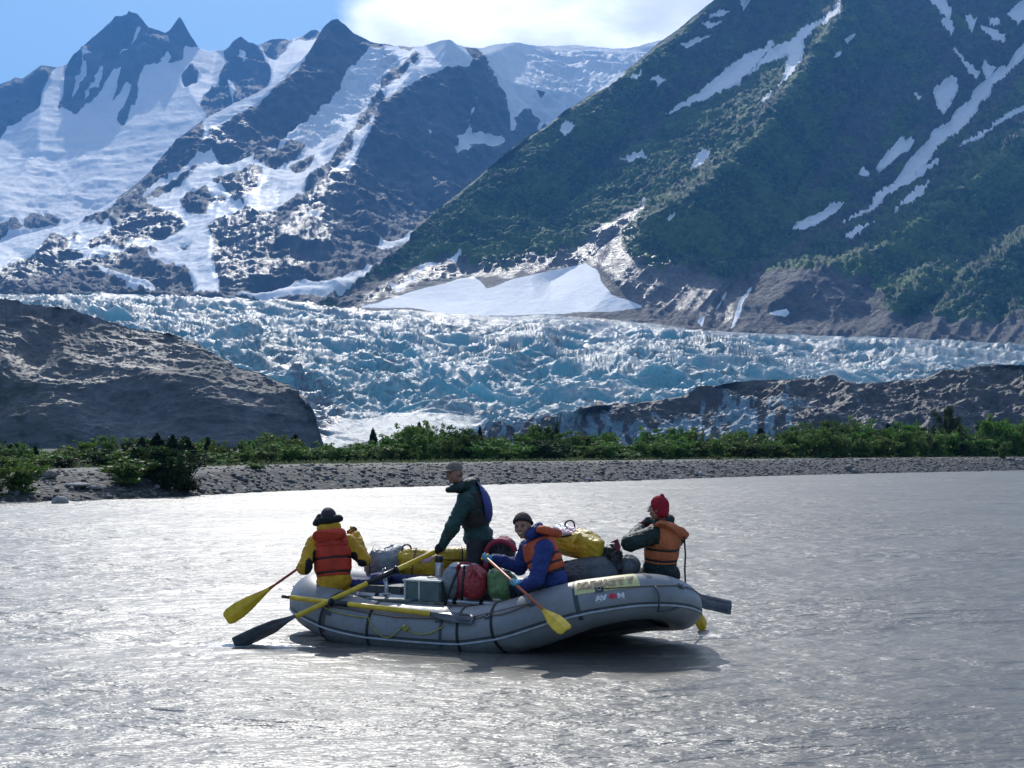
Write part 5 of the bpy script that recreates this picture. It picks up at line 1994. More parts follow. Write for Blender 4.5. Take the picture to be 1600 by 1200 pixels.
def bag(label, col, a, b, r, mat, seed, wr=.012, rb=None, squash=None, name='dry_bag', parts=None, h=.011, k=.05, extra=None, cat='dry bag'):
    a, b = np.array(a), np.array(b)
    R = max(r, rb or 0) + .09
    F_ = Field(np.minimum(a, b) - R, np.maximum(a, b) + R, h)
    F_.cap(a, b, r, rb, 0)
    if extra:
        extra(F_)
    F_.wrinkle(wr, 9, seed, 3, (b - a) + 1e-6, .45)
    F_.wrinkle(wr * .35, 26, seed + 3, 2)
    rt = empty(name, tuple((a + b) / 2 - np.array([0, 0, r])), label, cat)
    F_.mesh('bag_body', mat, rt)
    return rt, F_


def hoop(rt, a, b, rise, name='handle', r=.010, mat=None):
    a, b = np.array(a), np.array(b)
    up = np.array([0, 0, rise])
    tube(name, catmull([a, a + (b - a) * .12 + up * .75, (a + b) / 2 + up, b - (b - a) * .12 + up * .75, b], 6), r, mat or m_blackp, rt, 8)


def band(rt, F_, p, n, half, off, mat, name='strap'):
    """webbing band round a body where a slab cuts it"""
    G = F_.copy()
    n = np.array(n, float)
    n /= np.linalg.norm(n)
    s = np.abs((G.grid() - np.array(p, float)) @ n) - half
    G.d = np.maximum(np.maximum(G.d - off, s), -(G.d + .012)).astype(np.float32)
    return G.mesh(name, mat, rt)


def patch(rt, F_, c, r, mat, off=.004, name='patch'):
    G = F_.copy()
    g = G.grid() - np.array(c, float)
    k0 = np.linalg.norm(g / np.array(r), axis=-1) - 1
    G.d = np.maximum(np.maximum(G.d - off, k0 * min(r)), -(G.d + .014)).astype(np.float32)
    return G.mesh(name, mat, rt)


# big grey bag behind the yellow paddler
rt, F_ = bag('large rounded grey dry bag beside the paddler in yellow', 0, V(597, 884, 16.95), V(612, 878, 17.15), .215, mb_grey, 11, .02)
tube('lash_strap', [V(585, 850, 16.85), V(578, 870, 16.72), V(577, 895, 16.7)], .006, m_blackp, rt, 6)
rt, F_ = bag('yellow dry bag with black hoop handle right of the large grey bag', 0, V(640, 878, 17.0), V(676, 884, 17.0), .165, mb_yel, 12, .018)
hoop(rt, V(628, 862, 16.95), V(643, 862, 16.95), .085)
patch(rt, F_, V(664, 872, 16.86), (.10, .12, .06), mb_pink, name='print')
band(rt, F_, V(647, 878, 17.0), (V(676, 884, 17) - V(640, 878, 17)), .012, .007, m_brown)
rt, F_ = bag('small yellow dry bag just behind the hands of the standing rower', 0, V(697, 872, 16.9), V(730, 872, 16.95), .125, mb_yel, 13, .016,
             extra=lambda F: F.box(V(688, 858, 16.85), (.05, .06, .03), None, .01, .02))
band(rt, F_, V(710, 874, 16.9), (0.05, 0, 1), .010, .007, m_black)
band(rt, F_, V(722, 874, 16.9), (1, .1, 0), .010, .007, m_black)
# crew kit
v, f, _ = join_geo([lathe_geo([(.0, -.14), (.048, -.14), (.052, -.12), (.052, .05), (.044, .085), (.036, .09)], V(686, 890, 16.35), 18)])
th_ = empty('thermos', tuple(V(686, 908, 16.35)), 'steel thermos flask with black cap standing between the bags and the rower', 'thermos')
np_mesh('flask', v, f, m_steel, th_)
v, f = lathe_geo([(.044, .085), (.048, .09), (.048, .15), (.042, .16), (0, .16)], V(686, 890, 16.35), 18)
np_mesh('cap', v, f, m_blackp, th_)
F_ = Field(V(540, 925, 16.6) - .25, V(620, 885, 16.6) + .25, .012)
F_.box(V(575, 908, 16.6), (.24, .16, .035), None, .03).ell(V(596, 900, 16.6), (.14, .14, .05), None, .05).ell(V(560, 912, 16.55), (.16, .12, .04), None, .05).wrinkle(.014, 10, 5, 3)
tag(F_.mesh('folded_jacket', m_navy), 'folded navy jacket lying beside the seat of the paddler in yellow', 'jacket')
tube_o = tube('rolled_mat', [V(606, 906, 16.75), V(640, 908, 16.7), V(684, 910, 16.65)], .075, m_navy, None, 16)
tag(tube_o, 'rolled navy mat lying under the grey and yellow bags', 'mat')
F_ = Field(V(640, 925, 16.3) - .3, V(700, 895, 16.3) + .3, .012)
F_.box(V(684, 908, 16.2), (.10, .10, .022), None, .02).ell(V(674, 903, 16.2), (.06, .08, .02), None, .03).wrinkle(.01, 14, 6)
tag(F_.mesh('glove_heap', mb_mgrey), 'small heap of grey and dark gear lying on the metal box', 'gear')
RR = np.stack([REX, REY, REZ], -1)
bx = empty('gear_box', tuple(V(668, 938, 16.05)), 'dull green metal box with pale edges set on the rowing frame', 'box')
bc = V(672, 922, 16.1)
v, f = box_geo(np.array(bc), (.235, .20, .115), RR, .012)
np_mesh('box_body', v, f, m_boxg, bx, False)
v, f = box_geo(np.array(bc) + [0, 0, .121], (.245, .21, .010), RR, .003)
np_mesh('lid', v, f, m_boxe, bx, False)
for s in (-.215, -.03):
    v, f = box_geo(np.array(bc) + RR @ np.array([s, -.204, .0]), (.012, .006, .112), RR, .002)
    np_mesh('corner_strip', v, f, m_boxe, bx, False)
v, f = box_geo(np.array(V(625, 934, 16.15)), (.30, .30, .012), RR, .003)
dk = np_mesh('deck_board', v, f, m_boxg, raft, False)
v, f = box_geo(np.array(V(612, 920, 16.45)), (.26, .22, .05), RR, .02)
tag(np_mesh('kit_case', v, f, mb_dgrey, None, False), 'flat dark case on the deck board behind the oar stand', 'case')

# red and grey duffel with straps
a, b = V(716, 910, 15.92), V(742, 911, 15.86)
F_ = Field(np.array(a) - .36, np.array(b) + .36, .010)
F_.ell(V(713, 908, 15.98), (.16, .22, .205), None, 0).ell(V(738, 909, 15.86), (.19, .22, .20), None, .04)
F_.wrinkle(.012, 9, 31, 3)
duf = empty('duffel_bag', tuple(V(727, 938, 15.9)), 'bulging red and grey duffel strapped to the near rail, left of the green bag', 'duffel bag')
G = F_.copy()
G.d = np.maximum(G.d, ((G.grid() - np.array(V(711, 908, 15.9))) @ np.array([1.0, 0.25, .0])).astype(np.float32))
G.mesh('grey_end', mb_grey, duf)
G = F_.copy()
G.d = np.maximum(G.d, -((G.grid() - np.array(V(711.6, 908, 15.9))) @ np.array([1.0, 0.25, .0])).astype(np.float32))
G.ell(V(741, 915, 15.68), (.13, .07, .15), None, .03)
G.ell(V(741, 893, 15.66), (.03, .035, .035), None, .02)
for s in (-1, 0, 1):
    G.cap(V(741 + s * 3, 893, 15.64), V(741 + s * 12, 908 + abs(s) * -2, 15.61), .014, .004, .012)
G.wrinkle(.006, 22, 33, 2)
G.mesh('red_half', mb_red, duf)
patch(duf, F_, V(722, 880, 15.95), (.20, .22, .05), mb_white, .006, name='white_top')
tube('strap', [V(719, 884, 15.72), V(712, 900, 15.68), V(702, 925, 15.66), V(694, 948, 15.66)], .014, m_black, duf, 6, ((0, 1, 0), .3))
tube('strap', [V(726, 884, 15.70), V(724, 900, 15.66), V(722, 920, 15.64), V(722, 938, 15.66)], .015, m_black, duf, 6, ((0, 1, 0), .3))
tube('tie_cord', catmull([V(712, 888, 15.72), V(722, 880, 15.7), V(736, 882, 15.68), V(741, 893, 15.62)], 5), .012, mb_red, duf, 8)

F_ = Field(V(783, 936, 15.8) - .30, V(783, 884, 15.8) + .30, .010)
F_.box(V(780, 911, 15.78), (.135, .12, .165), None, .09, 0).ell(V(792, 916, 15.78), (.14, .13, .155), None, .04).wrinkle(.012, 10, 41, 3)
gb = empty('dry_bag', tuple(V(783, 936, 15.8)), 'lime green dry bag standing between the red duffel and the smiling paddler', 'dry bag')
F_.mesh('bag_body', mb_green, gb)
patch(gb, F_, V(797, 889, 15.8), (.10, .16, .04), mb_mgrey, .005, name='grey_top')
patch(gb, F_, V(769, 893, 15.68), (.025, .05, .03), mb_mgrey, .005, name='valve')
# pack behind
F_ = Field(V(780, 870, 16.4) - .34, V(780, 840, 16.4) + .34, .011)
F_.ell(V(781, 868, 16.4), (.18, .16, .21), None, 0).ell(V(790, 852, 16.38), (.12, .12, .09), None, .05).wrinkle(.014, 9, 51, 3)
pk = empty('backpack', tuple(V(781, 898, 16.4)), 'crimson and black backpack between the rower and the smiling paddler', 'backpack')
F_.mesh('pack_body', mb_black, pk)
patch(pk, F_, V(790, 842, 16.3), (.10, .2, .05), mb_rpack, .008, name='top_flap')
tube('padded_rim', catmull([V(759, 888, 16.25), V(760, 862, 16.24), V(768, 849, 16.22), V(782, 845, 16.2), V(800, 852, 16.2), V(806, 862, 16.2)], 6), .030, mb_rpack, pk, 10)

# yellow bag in the bow half
a, b = V(878, 842, 16.05), V(918, 852, 15.72)
F_ = Field(np.minimum(a, b) - .34, np.maximum(a, b) + .34, .010)
F_.cap(a, b, .175, .165, 0)
F_.box(V(926, 858, 15.6), (.12, .08, .13), frame_from((.5, .85, 0), (.2, 0, 1)), .05, .06)
F_.wrinkle(.020, 8, 61, 3, (b - a), .5)
F_.cap(V(905, 836, 15.62), V(930, 858, 15.5), .02, .012, .03).cap(V(905, 836, 15.62), V(893, 850, 15.6), .02, .012, .03)
yb = empty('dry_bag', tuple(V(900, 875, 15.8)), 'big crumpled yellow dry bag with pink and white print, resting on the dark grey bag', 'dry bag')
F_.mesh('bag_body', mb_yel, yb)
patch(yb, F_, V(888, 828, 15.9), (.13, .17, .07), mb_pink, .005, name='print')
patch(yb, F_, V(876, 822, 15.95), (.12, .14, .035), mb_white, .0055, name='pale_print')
hoop(yb, V(882, 826, 15.95), V(898, 824, 15.9), .085)
tube('strap', [V(868, 836, 15.82), V(880, 838, 15.78), V(893, 836, 15.72)], .012, m_black, yb, 6)

rt, F_ = bag('dark grey bulky bag under the yellow dry bag, behind the near tube', 0, V(905, 903, 15.6), V(935, 900, 15.5), .215, mb_dgrey, 71, .016, cat='bag', name='kit_bag')
rt, F_ = bag('black end of a soft bag in the shade right behind the smiling paddler', 0, V(893, 900, 15.85), V(900, 910, 15.8), .18, mb_black, 72, .014, cat='bag', name='kit_bag')
rt, F_ = bag('round light grey bag next to the red hatted paddler', 0, V(976, 884, 15.75), V(984, 884, 15.9), .125, mb_mgrey, 73, .012, cat='bag', name='kit_bag')
F_ = Field(V(956, 875, 15.65) - .34, V(956, 860, 15.65) + .34, .010)
F_.ell(V(955, 868, 15.62), (.13, .12, .11), None, 0).ell(V(960, 886, 15.55), (.08, .08, .11), None, .05).wrinkle(.035, 8, 81, 3).wrinkle(.012, 22, 82, 2)
bk = empty('stuff_sack', tuple(V(958, 900, 15.6)), 'crumpled black sack with a maroon flap, right of the big yellow bag', 'sack')
F_.mesh('sack_body', mb_black, bk)
v = np.array([V(952, 848, 15.5), V(965, 842, 15.5), V(970, 855, 15.48), V(968, 862, 15.47), V(962, 858, 15.47), V(960, 848, 15.52)])
v = np.concatenate([v, v + np.array([.005, .05, .0])])
np_mesh('maroon_flap', v, [[0, 1, 2, 3, 4, 5], [11, 10, 9, 8, 7, 6]] + [[i, i + 6, (i + 1) % 6 + 6, (i + 1) % 6] for i in range(6)], mb_maroon, bk, False)

# ================================================================== PEOPLE
m_skin = simple_mat('skin', (.36, .18, .12), .55, .12, 30, sub=.08)
m_skin2 = simple_mat('weathered_skin', (.36, .17, .12), .55, .15, 30, sub=.05)
m_eye = simple_mat('eye', (.05, .035, .03), .2, .1, 30)
m_teeth = simple_mat('teeth', (.70, .66, .60), .3, .05, 30)
m_hair = simple_mat('sandy_hair', (.20, .13, .07), .7, .3, 60)


def cloth(name, col, rough=.72, bump=.012, var=.2):
    t = NT(name)
    n = t.noise(6, 4, .6)
    w = t.noise(15, 4, .6, None, 1.0)
    t.set(col=t.mix(t.rng(n, .3, .7), tuple(c * (1 - var) for c in col), tuple(c * (1 + var) for c in col)), rough=rough, spec=.35)
    w2 = t.noise(38, 3, .6, None, 1.4)
    t.bump(t.math('ADD', w, t.math('MULTIPLY', w2, .35)), bump * 2.2)
    return t.m


mc_yel = cloth('yellow_rain_jacket', (.62, .32, .014), .5)
mc_blk = cloth('black_cloth', (.014, .014, .016))
mc_red = cloth('red_vest_cloth', (.56, .050, .022), .62)
mc_org = cloth('orange_vest_cloth', (.64, .105, .035), .62)
mc_tan = cloth('faded_orange_vest_cloth', (.62, .165, .06), .65)
mc_grn = cloth('dark_green_jacket', (.020, .062, .055), .55)
mc_dgr = cloth('black_green_jacket', (.010, .028, .024), .5)
mc_blue = cloth('blue_jacket', (.026, .045, .19), .65)
mc_vblue = cloth('violet_blue_foam', (.060, .068, .24), .6)
mc_brn = cloth('dark_brown_vest', (.028, .026, .022), .65)
mc_pant = cloth('charcoal_trousers', (.028, .030, .034), .7)
mc_dpant = cloth('dark_trousers', (.012, .018, .018), .7)
mc_capb = cloth('faded_brown_cap', (.21, .16, .14), .8)
mc_bean = cloth('brown_beanie', (.10, .072, .062), .85)
mc_bean2 = cloth('dark_beanie_trim', (.035, .028, .026), .85)
mc_rhat = cloth('red_wool_hat', (.36, .015, .03), .9)
mc_purp = cloth('dark_plum_hat', (.050, .030, .045), .7)
mc_lblue = cloth('light_blue_glove', (.06, .40, .58), .6)
mc_mar = cloth('maroon_glove', (.12, .025, .035), .8)
mc_blkg = cloth('black_glove', (.014, .012, .012), .7)


def A3(*a):
    return np.array(a, float)


def head(F, hc, HF, neck, s=1.0):
    r, f, u = HF[:, 0], HF[:, 1], HF[:, 2]
    F.ell(hc + s * (u * .025 - f * .008), A3(.075, .094, .090) * s, HF, 0)
    F.ell(hc + s * (-u * .042 + f * .022), A3(.057, .066, .064) * s, HF, .03)
    F.ell(hc + s * (-u * .094 + f * .056), A3(.024, .022, .019) * s, HF, .02)
    F.cap(hc + s * (f * .086 + u * .020), hc + s * (f * .110 - u * .016), .009 * s, .014 * s, .010)
    for k in (-1, 1):
        F.ell(hc + s * (f * .098 - u * .020 + k * r * .012), .009 * s, None, .006)
        F.ell(hc + s * (k * r * .040 + f * .062 - u * .022), .025 * s, None, .02)
        F.ell(hc + s * (k * r * .077 - f * .004 - u * .004), A3(.011, .019, .032) * s, HF, .006)
    F.cap(hc + s * (f * .080 + u * .037 - r * .034), hc + s * (f * .080 + u * .037 + r * .034), .013 * s, .013 * s, .014)
    F.cap(hc + s * (f * .088 - u * .047 - r * .018), hc + s * (f * .088 - u * .047 + r * .018), .0075 * s, .0075 * s, .006)
    F.cap(hc + s * (f * .085 - u * .059 - r * .014), hc + s * (f * .085 - u * .059 + r * .014), .009 * s, .009 * s, .006)
    for k in (-1, 1):
        F.ell(hc + s * (k * r * .031 + f * .100 + u * .016), A3(.017, .016, .012) * s, HF, 0, 'sub')
    F.cap(hc + s * (-u * .06 - f * .018), neck, .055, .062, .03)


def eyes(body, hc, HF, s=1.0):
    r, f, u = HF[:, 0], HF[:, 1], HF[:, 2]
    for k in (-1, 1):
        v, fc = ICO2
        q = v * .0115 * s + (hc + s * (k * r * .031 + f * .080 + u * .014))
        np_mesh('eye', q, fc, m_eye, body)


def hand(F, wrist, grip_c, axis, side=1, rs=.0165, s=1.0, k=.004):
    """palm against a shaft (centre grip_c, direction axis) with five separate fingers closed round it"""
    a = np.array(axis, float)
    a /= np.linalg.norm(a)
    S = np.array(grip_c, float)
    w = np.array(wrist, float)
    q = w - S
    q -= (q @ a) * a
    q /= np.linalg.norm(q)                 # from shaft towards wrist
    n = np.cross(a, q) * side
    pc = S + q * (rs + .022 * s)
    R = np.stack([a, n, q], -1)
    F.ell(pc + n * .012, A3(.042, .034, .019) * s, R, .01)
    F.cap(w, pc + q * .012, .029 * s, .026 * s, .02)
    R0 = rs + .008 * s
    lens = [.93, 1.0, .96, .80]
    for i in range(4):
        o = S + a * (i - 1.5) * .0215 * s
        pts = []
        for t_ in (35, 85, 135, 190, 232):
            g = math.radians(t_ * lens[i] + 12)
            pts.append(o + R0 * (q * math.cos(g) + n * math.sin(g)) * (1.12 if t_ == 85 else 1.0))
        rr = [.0105, .0098, .0092, .0085, .0078]
        for j in range(4):
            F.cap(pts[j], pts[j + 1], rr[j] * s, rr[j + 1] * s, k)
    # thumb from the side of the palm, closing the other way
    o = S - a * .040 * s
    b0 = pc - a * .030 * s - n * .012
    pts = [b0] + [o + a * .012 * m_ + R0 * 1.08 * (q * math.cos(g) - n * math.sin(g)) for m_, g in ((0, .6), (.6, 1.5), (1.2, 2.3))]
    rr = [.015, .0125, .011, .0095]
    for j in range(3):
        F.cap(pts[j], pts[j + 1], rr[j] * s, rr[j + 1] * s, k)


def limb(F, a, b, c, r0, r1, r2, k=.03):
    F.cap(a, b, r0, r1, k)
    F.cap(b, c, r1, r2, .02)


def torso_frame(pel, neck, f):
    u = neck - pel
    u /= np.linalg.norm(u)
    f = A3(*f)
    f = f - (f @ u) * u
    f /= np.linalg.norm(f)
    return np.stack([np.cross(f, u), f, u], -1)


def torso(F, pel, neck, TF, g=0.0, w=1.0, d=1.0, k=.05):
    L = np.linalg.norm(neck - pel)
    u = TF[:, 2]
    F.ell(pel + u * .03, A3(.165 * w + g, .125 * d + g, .13 + g), TF, 0)
    F.ell(pel + u * L * .38, A3(.150 * w + g, .115 * d + g, .16 + g), TF, k)
    F.ell(pel + u * L * .70, A3(.180 * w + g, .125 * d + g, .185 + g), TF, k)
    F.cap(neck - u * .05, neck + u * .01, .085 + g, .06 + g, k)


def bounds(pts, m=.2):
    P = np.array([np.array(p, float) for p in pts])
    return P.min(0) - m, P.max(0) + m


def make_person(label, J, tf, hf, hs=1.0, skin=None, hands=(), body_w=1.0):
    """returns the root, body object and the frames; the body is one continuous skin from head to feet"""
    skin = skin or m_skin
    J = {k_: np.array(v, float) for k_, v in J.items()}
    TF = torso_frame(J['pel'], J['neck'], tf)
    HF = frame_from(hf[0], hf[1])
    F = Field(*bounds(list(J.values()), .16), .0085)
    torso(F, J['pel'], J['neck'], TF, -.012, body_w)
    for s_ in 'LR':
        F.cap(J['neck'] - TF[:, 2] * .05, J['sh' + s_], .06, .055, .04)
        limb(F, J['sh' + s_], J['el' + s_], J['wr' + s_], .050, .040, .028)
        F.cap(J['pel'], J['hip' + s_], .10, .09, .04)
        limb(F, J['hip' + s_], J['kn' + s_], J['an' + s_], .082, .054, .038)
        F.cap(J['an' + s_] - A3(0, 0, .03), J['toe' + s_], .040, .030, .02)
    head(F, J['head'], HF, J['neck'], hs)
    for w_, c_, ax_, sd_ in hands:
        hand(F, J[w_], c_, ax_, sd_)
    root = empty('person', tuple(J['pel']), label, 'person')
    body = F.mesh('body', skin, root)
    eyes(root, J['head'], HF, hs)
    return root, body, J, TF, HF


def sleeves_jacket(root, J, TF, mat, g=.022, w=1.0, d=1.0, seed=1, cut_hem=None, wr=.008, name='jacket', arm=(.078, .064, .050), h=.010):
    F = Field(*bounds([J[k_] for k_ in ('pel', 'neck', 'shL', 'shR', 'elL', 'elR', 'wrL', 'wrR')], .2), h)
    torso(F, J['pel'], J['neck'], TF, g, w, d)
    for s_ in 'LR':
        F.cap(J['neck'] - TF[:, 2] * .07, J['sh' + s_], .085, .078, .04)
        limb(F, J['sh' + s_], J['el' + s_], J['wr' + s_], *arm)
        wv = J['wr' + s_] - J['el' + s_]
        wv /= np.linalg.norm(wv)
        F.cap(J['wr' + s_] - wv * .035, J['wr' + s_] + wv * .015, arm[2] * .95, arm[2] * .90, .01)
    F.wrinkle(wr * 1.5, 9, seed, 4)
    F.wrinkle(wr * .8, 22, seed + 1, 2)
    if cut_hem is not None:
        F.plane(J['pel'] + TF[:, 2] * cut_hem, -TF[:, 2])
    F.mesh(name, mat, root)
    return F


def trousers(root, J, TF, mat, boots=None, r=(.110, .082, .068), seed=4, top=.06):
    F = Field(*bounds([J[k_] for k_ in ('pel', 'hipL', 'hipR', 'knL', 'knR', 'anL', 'anR')], .2), .012)
    F.ell(J['pel'], A3(.178, .145, .13), TF, 0)
    for s_ in 'LR':
        limb(F, J['hip' + s_], J['kn' + s_], J['an' + s_], *r, .04)
    F.wrinkle(.009, 8, seed, 3)
    F.plane(J['pel'] + A3(0, 0, top + .07), (0, 0, 1))
    F.mesh('trousers', mat, root)
    for s_ in 'LR':
        G = Field(*bounds([J['an' + s_], J['toe' + s_]], .12), .010)
        G.cap(J['an' + s_] + A3(0, 0, .06), J['an' + s_] - A3(0, 0, .03), .062, .055, .02).cap(J['an' + s_] - A3(0, 0, .035), J['toe' + s_], .055, .042, .03)
        G.mesh('boot', boots or m_blackp, root)


def vest(root, J, TF, mat, g=.055, w=1.0, d=1.0, top=.02, bottom=.12, straps=(.25, .45), rows=(), seed=3, arm_r=.098, mat_strap=None, holes=True):
    L = np.linalg.norm(J['neck'] - J['pel'])
    u = TF[:, 2]
    F = Field(*bounds([J[k_] for k_ in ('pel', 'neck', 'shL', 'shR')], .26), .009)
    F.ell(J['pel'] + u * L * .36, A3(.160 * w + g, .122 * d + g, .20 + g), TF, 0)
    F.ell(J['pel'] + u * L * .70, A3(.172 * w + g, .125 * d + g, .20 + g), TF, .05)
    for s_ in 'LR':
        F.cap(J['neck'] - u * .03, J['sh' + s_] * .55 + J['neck'] * .45 - u * .01, .085, .075, .03)
    # quilting: the foam bulges between the straps
    gr = F.grid()
    hgt = (gr - J['pel']) @ u
    for s_ in tuple(straps) + tuple(rows):
        F.d += (.016 * np.exp(-((hgt - s_ * L) / .014) ** 2)).astype(np.float32)
    F.wrinkle(.006, 9, seed, 3)
    if holes:
        for s_ in 'LR':
            out = (J['sh' + s_] - J['neck'])
            out -= (out @ u) * u
            out /= np.linalg.norm(out)
            F.cap(J['sh' + s_] + out * .02 - u * .01, J['sh' + s_] + out * .10 - u * .07, arm_r, arm_r, 0, 'sub')
            F.cap(J['sh' + s_] + out * .015, J['el' + s_], arm_r * .93, .075, 0, 'sub')
    F.plane(J['pel'] + u * bottom, -u)
    F.plane(J['neck'] + u * top, u)
    F.cap(J['head'] - A3(0, 0, .1), J['neck'] - u * .09, .07, .072, 0, 'sub')
    vo = F.mesh('life_vest', mat, root)
    for s_ in straps:
        G = F.copy()
        sl = np.abs(hgt - s_ * L) - .013
        G.d = np.maximum(np.maximum(F.d - .009, sl), -(F.d + .02)).astype(np.float32)
        G.mesh('vest_strap', mat_strap or m_black, vo)
    return F, vo


def pillow(vo, a, b, r, mat, seed, fl=None):
    F = Field(*bounds([a, b], r + .05), .009)
    F.cap(a, b, r, r, 0)
    if fl is not None:
        n = A3(*fl)
        n /= np.linalg.norm(n)
        G = F.grid() - (np.array(a) + np.array(b)) / 2
        F.d = np.maximum(F.d, (np.abs(G @ n) - r * .62).astype(np.float32))
    F.wrinkle(.006, 12, seed, 3)
    return F.mesh('collar', mat, vo)


def glove(root, wrist, grip_c, axis, side, mat, cuff_from=None, rs=.0165, name='glove'):
    F = Field(*bounds([wrist, grip_c], .10), .0055)
    hand(F, wrist, grip_c, axis, side, rs - .003, 1.25, .004)
    if cuff_from is not None:
        d = np.array(wrist) - np.array(cuff_from)
        d /= np.linalg.norm(d)
        F.cap(np.array(wrist) - d * .07, np.array(wrist) + d * .012, .042, .038, .015)
    return F.mesh(name, mat, root)


def line_at(g, t_, px):
    """point on a shaft where it crosses photo column px"""
    g, t_ = np.array(g), np.array(t_)
    lo, hi = 0.0, 1.0
    f = lambda q: 800 + FPX * q[0] / (q[1] * CP + (q[2] - CAM_H) * SP)
    s0 = f(g) < f(t_)
    for _ in range(40):
        m = (lo + hi) / 2
        if (f(g + (t_ - g) * m) < px) == s0:
            lo = m
        else:
            hi = m
    return g + (t_ - g) * lo


# ---------------- paddler in yellow, at the stern, back to us
pd = (PA_T - PA_G) / np.linalg.norm(PA_T - PA_G)
gA = line_at(PA_G, PA_T, 474)
J = dict(pel=V(522, 911, 16.42), neck=V(517, 838, 16.52), head=V(513, 814, 16.58), shL=V(491, 848, 16.50), shR=V(545, 846, 16.54), elL=V(475, 887, 16.32), elR=V(568, 874, 16.52),
         wrL=V(475, 889, 16.40), wrR=V(556, 838, 16.72), hipL=V(510, 917, 16.46), hipR=V(535, 917, 16.50), knL=V(500, 912, 16.88), knR=V(548, 912, 16.92), anL=V(502, 948, 16.98), anR=V(548, 948, 17.02), toeL=V(498, 949, 17.20), toeR=V(552, 949, 17.22))
J['wrL'] = gA + (J['elL'] - gA) * .30 + A3(0, 0, -.0)
grA = PA_G + pd * .0
root, body, J, TF, HF = make_person('person in a yellow rain jacket and red life vest, seated at the left end', J, (.02, 1, 0), ((-.15, 1, -.05), (.02, 0, 1)),
                                    hands=[('wrL', gA, pd, 1), ('wrR', PA_G + pd * .02, pd, -1)])
jk = sleeves_jacket(root, J, TF, mc_yel, .030, 1.04, 1.0, 501, -.10, .009, arm=(.088, .080, .062))
for c_, r_ in ((J['elL'] + A3(.055, -.01, -.01), (.05, .10, .13)), (J['elL'] * .5 + J['shL'] * .5 + A3(.07, -.02, -.03), (.032, .1, .10)), (J['elR'] + A3(-.035, -.04, -.035), (.085, .09, .05)), (J['elR'] + A3(-.10, -.04, .04), (.05, .09, .06))):
    G = jk.copy()
    q = np.linalg.norm((G.grid() - c_) / A3(*r_), axis=-1) - 1
    G.d = np.maximum(np.maximum(G.d - .004, q * min(r_)), -(G.d + .014)).astype(np.float32)
    G.mesh('sleeve_panel', mc_blk, root)
trousers(root, J, TF, mc_yel, seed=510)
vf, vo = vest(root, J, TF, mc_red, .060, 1.0, 1.0, .0, .075, (.215, .515), (.75,), 505)
pillow(vo, V(497, 838, 16.34), V(532, 834, 16.38), .068, mc_red, 506, (0, 1, .25))
# hat, hood and collar
F = Field(*bounds([J['head']], .24), .008)
F.ell(J['head'] + A3(0, 0, .055), (.095, .108, .105), None, 0).ell(J['head'] + A3(-.01, 0, .01), (.105, .112, .05), None, .02).plane(J['head'] + A3(0, 0, -.02), (0, 0, -1))
F.wrinkle(.004, 14, 520)
hat = F.mesh('hat', mc_purp, root)
F = Field(*bounds([J['head']], .26), .008)
F.cap(V(497, 816, 16.48), V(530, 810, 16.52), .052, .046, 0).ell(V(512, 812, 16.55), (.12, .12, .065), None, .03).cap(V(492, 818, 16.50), V(500, 808, 16.52), .03, .04, .02).wrinkle(.009, 11, 521, 3)
F.mesh('hood', mc_blk, root)
F = Field(*bounds([J['neck']], .24), .008)
F.cap(V(502, 826, 16.46), V(526, 823, 16.50), .055, .055, 0).ell(V(514, 830, 16.53), (.11, .10, .06), None, .03).wrinkle(.007, 12, 522, 3)
F.mesh('jacket_collar', mc_yel, root)
glove(root, J['wrR'], PA_G + pd * .02, pd, -1, mc_blkg, J['elR'])
glove(root, J['wrL'], gA, pd, 1, mc_blkg)

# ---------------- standing rower
OA_G, OA_T = V(693, 856, 16.38), V(366, 1008, 15.62)
od1 = (OA_T - OA_G) / np.linalg.norm(OA_T - OA_G)
OB_G, OB_T = V(760, 862, 16.55), V(1143, 949, 16.75)
od2 = (OB_T - OB_G) / np.linalg.norm(OB_T - OB_G)
g1, g2 = OA_G + od1 * .06, OB_G + od2 * .06
J = dict(pel=V(748, 842, 16.5), neck=V(733, 765, 16.46), head=V(710, 740, 16.36), shL=V(727, 783, 16.28), shR=V(738, 782, 16.66), elL=V(707, 824, 16.20), elR=V(752, 822, 16.80),
         wrL=g1 + A3(.045, -.02, .065), wrR=g2 + A3(.0, .02, .08), hipL=V(744, 850, 16.40), hipR=V(753, 850, 16.60), knL=V(738, 908, 16.34), knR=V(752, 908, 16.64), anL=V(744, 958, 16.42), anR=V(764, 955, 16.66), toeL=V(724, 970, 16.36), toeR=V(744, 964, 16.6))
root, body, J, TF, HF = make_person('person in dark green jacket and brown cap, standing and holding the oars', J, (-1, -.18, 0), ((-.80, -.60, -.10), (-.12, -.05, 1)), 1.0, m_skin2,
                                    hands=[('wrL', g1, od1, -1), ('wrR', g2, od2, 1)])
jk = sleeves_jacket(root, J, TF, mc_grn, .036, 1.0, 1.08, 531, -.07, .011, arm=(.098, .080, .056))
trousers(root, J, TF, mc_pant, r=(.115, .085, .075), seed=532, top=.09)
vf, vo = vest(root, J, TF, mc_brn, .052, 1.0, 1.0, -.03, .17, (.30,), (.6,), 533, .105)
F = Field(*bounds([V(740, 757, 16.5), V(764, 812, 16.5)], .24), .009)
F.ell(V(757, 790, 16.46), A3(.19, .085, .215), TF, 0).ell(V(745, 765, 16.46), A3(.15, .06, .10), TF, .05).wrinkle(.006, 9, 534, 3)
F.plane(V(752, 783, 16.46) - TF[:, 1] * -.005, TF[:, 1])
F.mesh('vest_back', mc_vblue, vo)
F = Field(*bounds([V(697, 766, 16.3), V(742, 748, 16.5)], .2), .009)
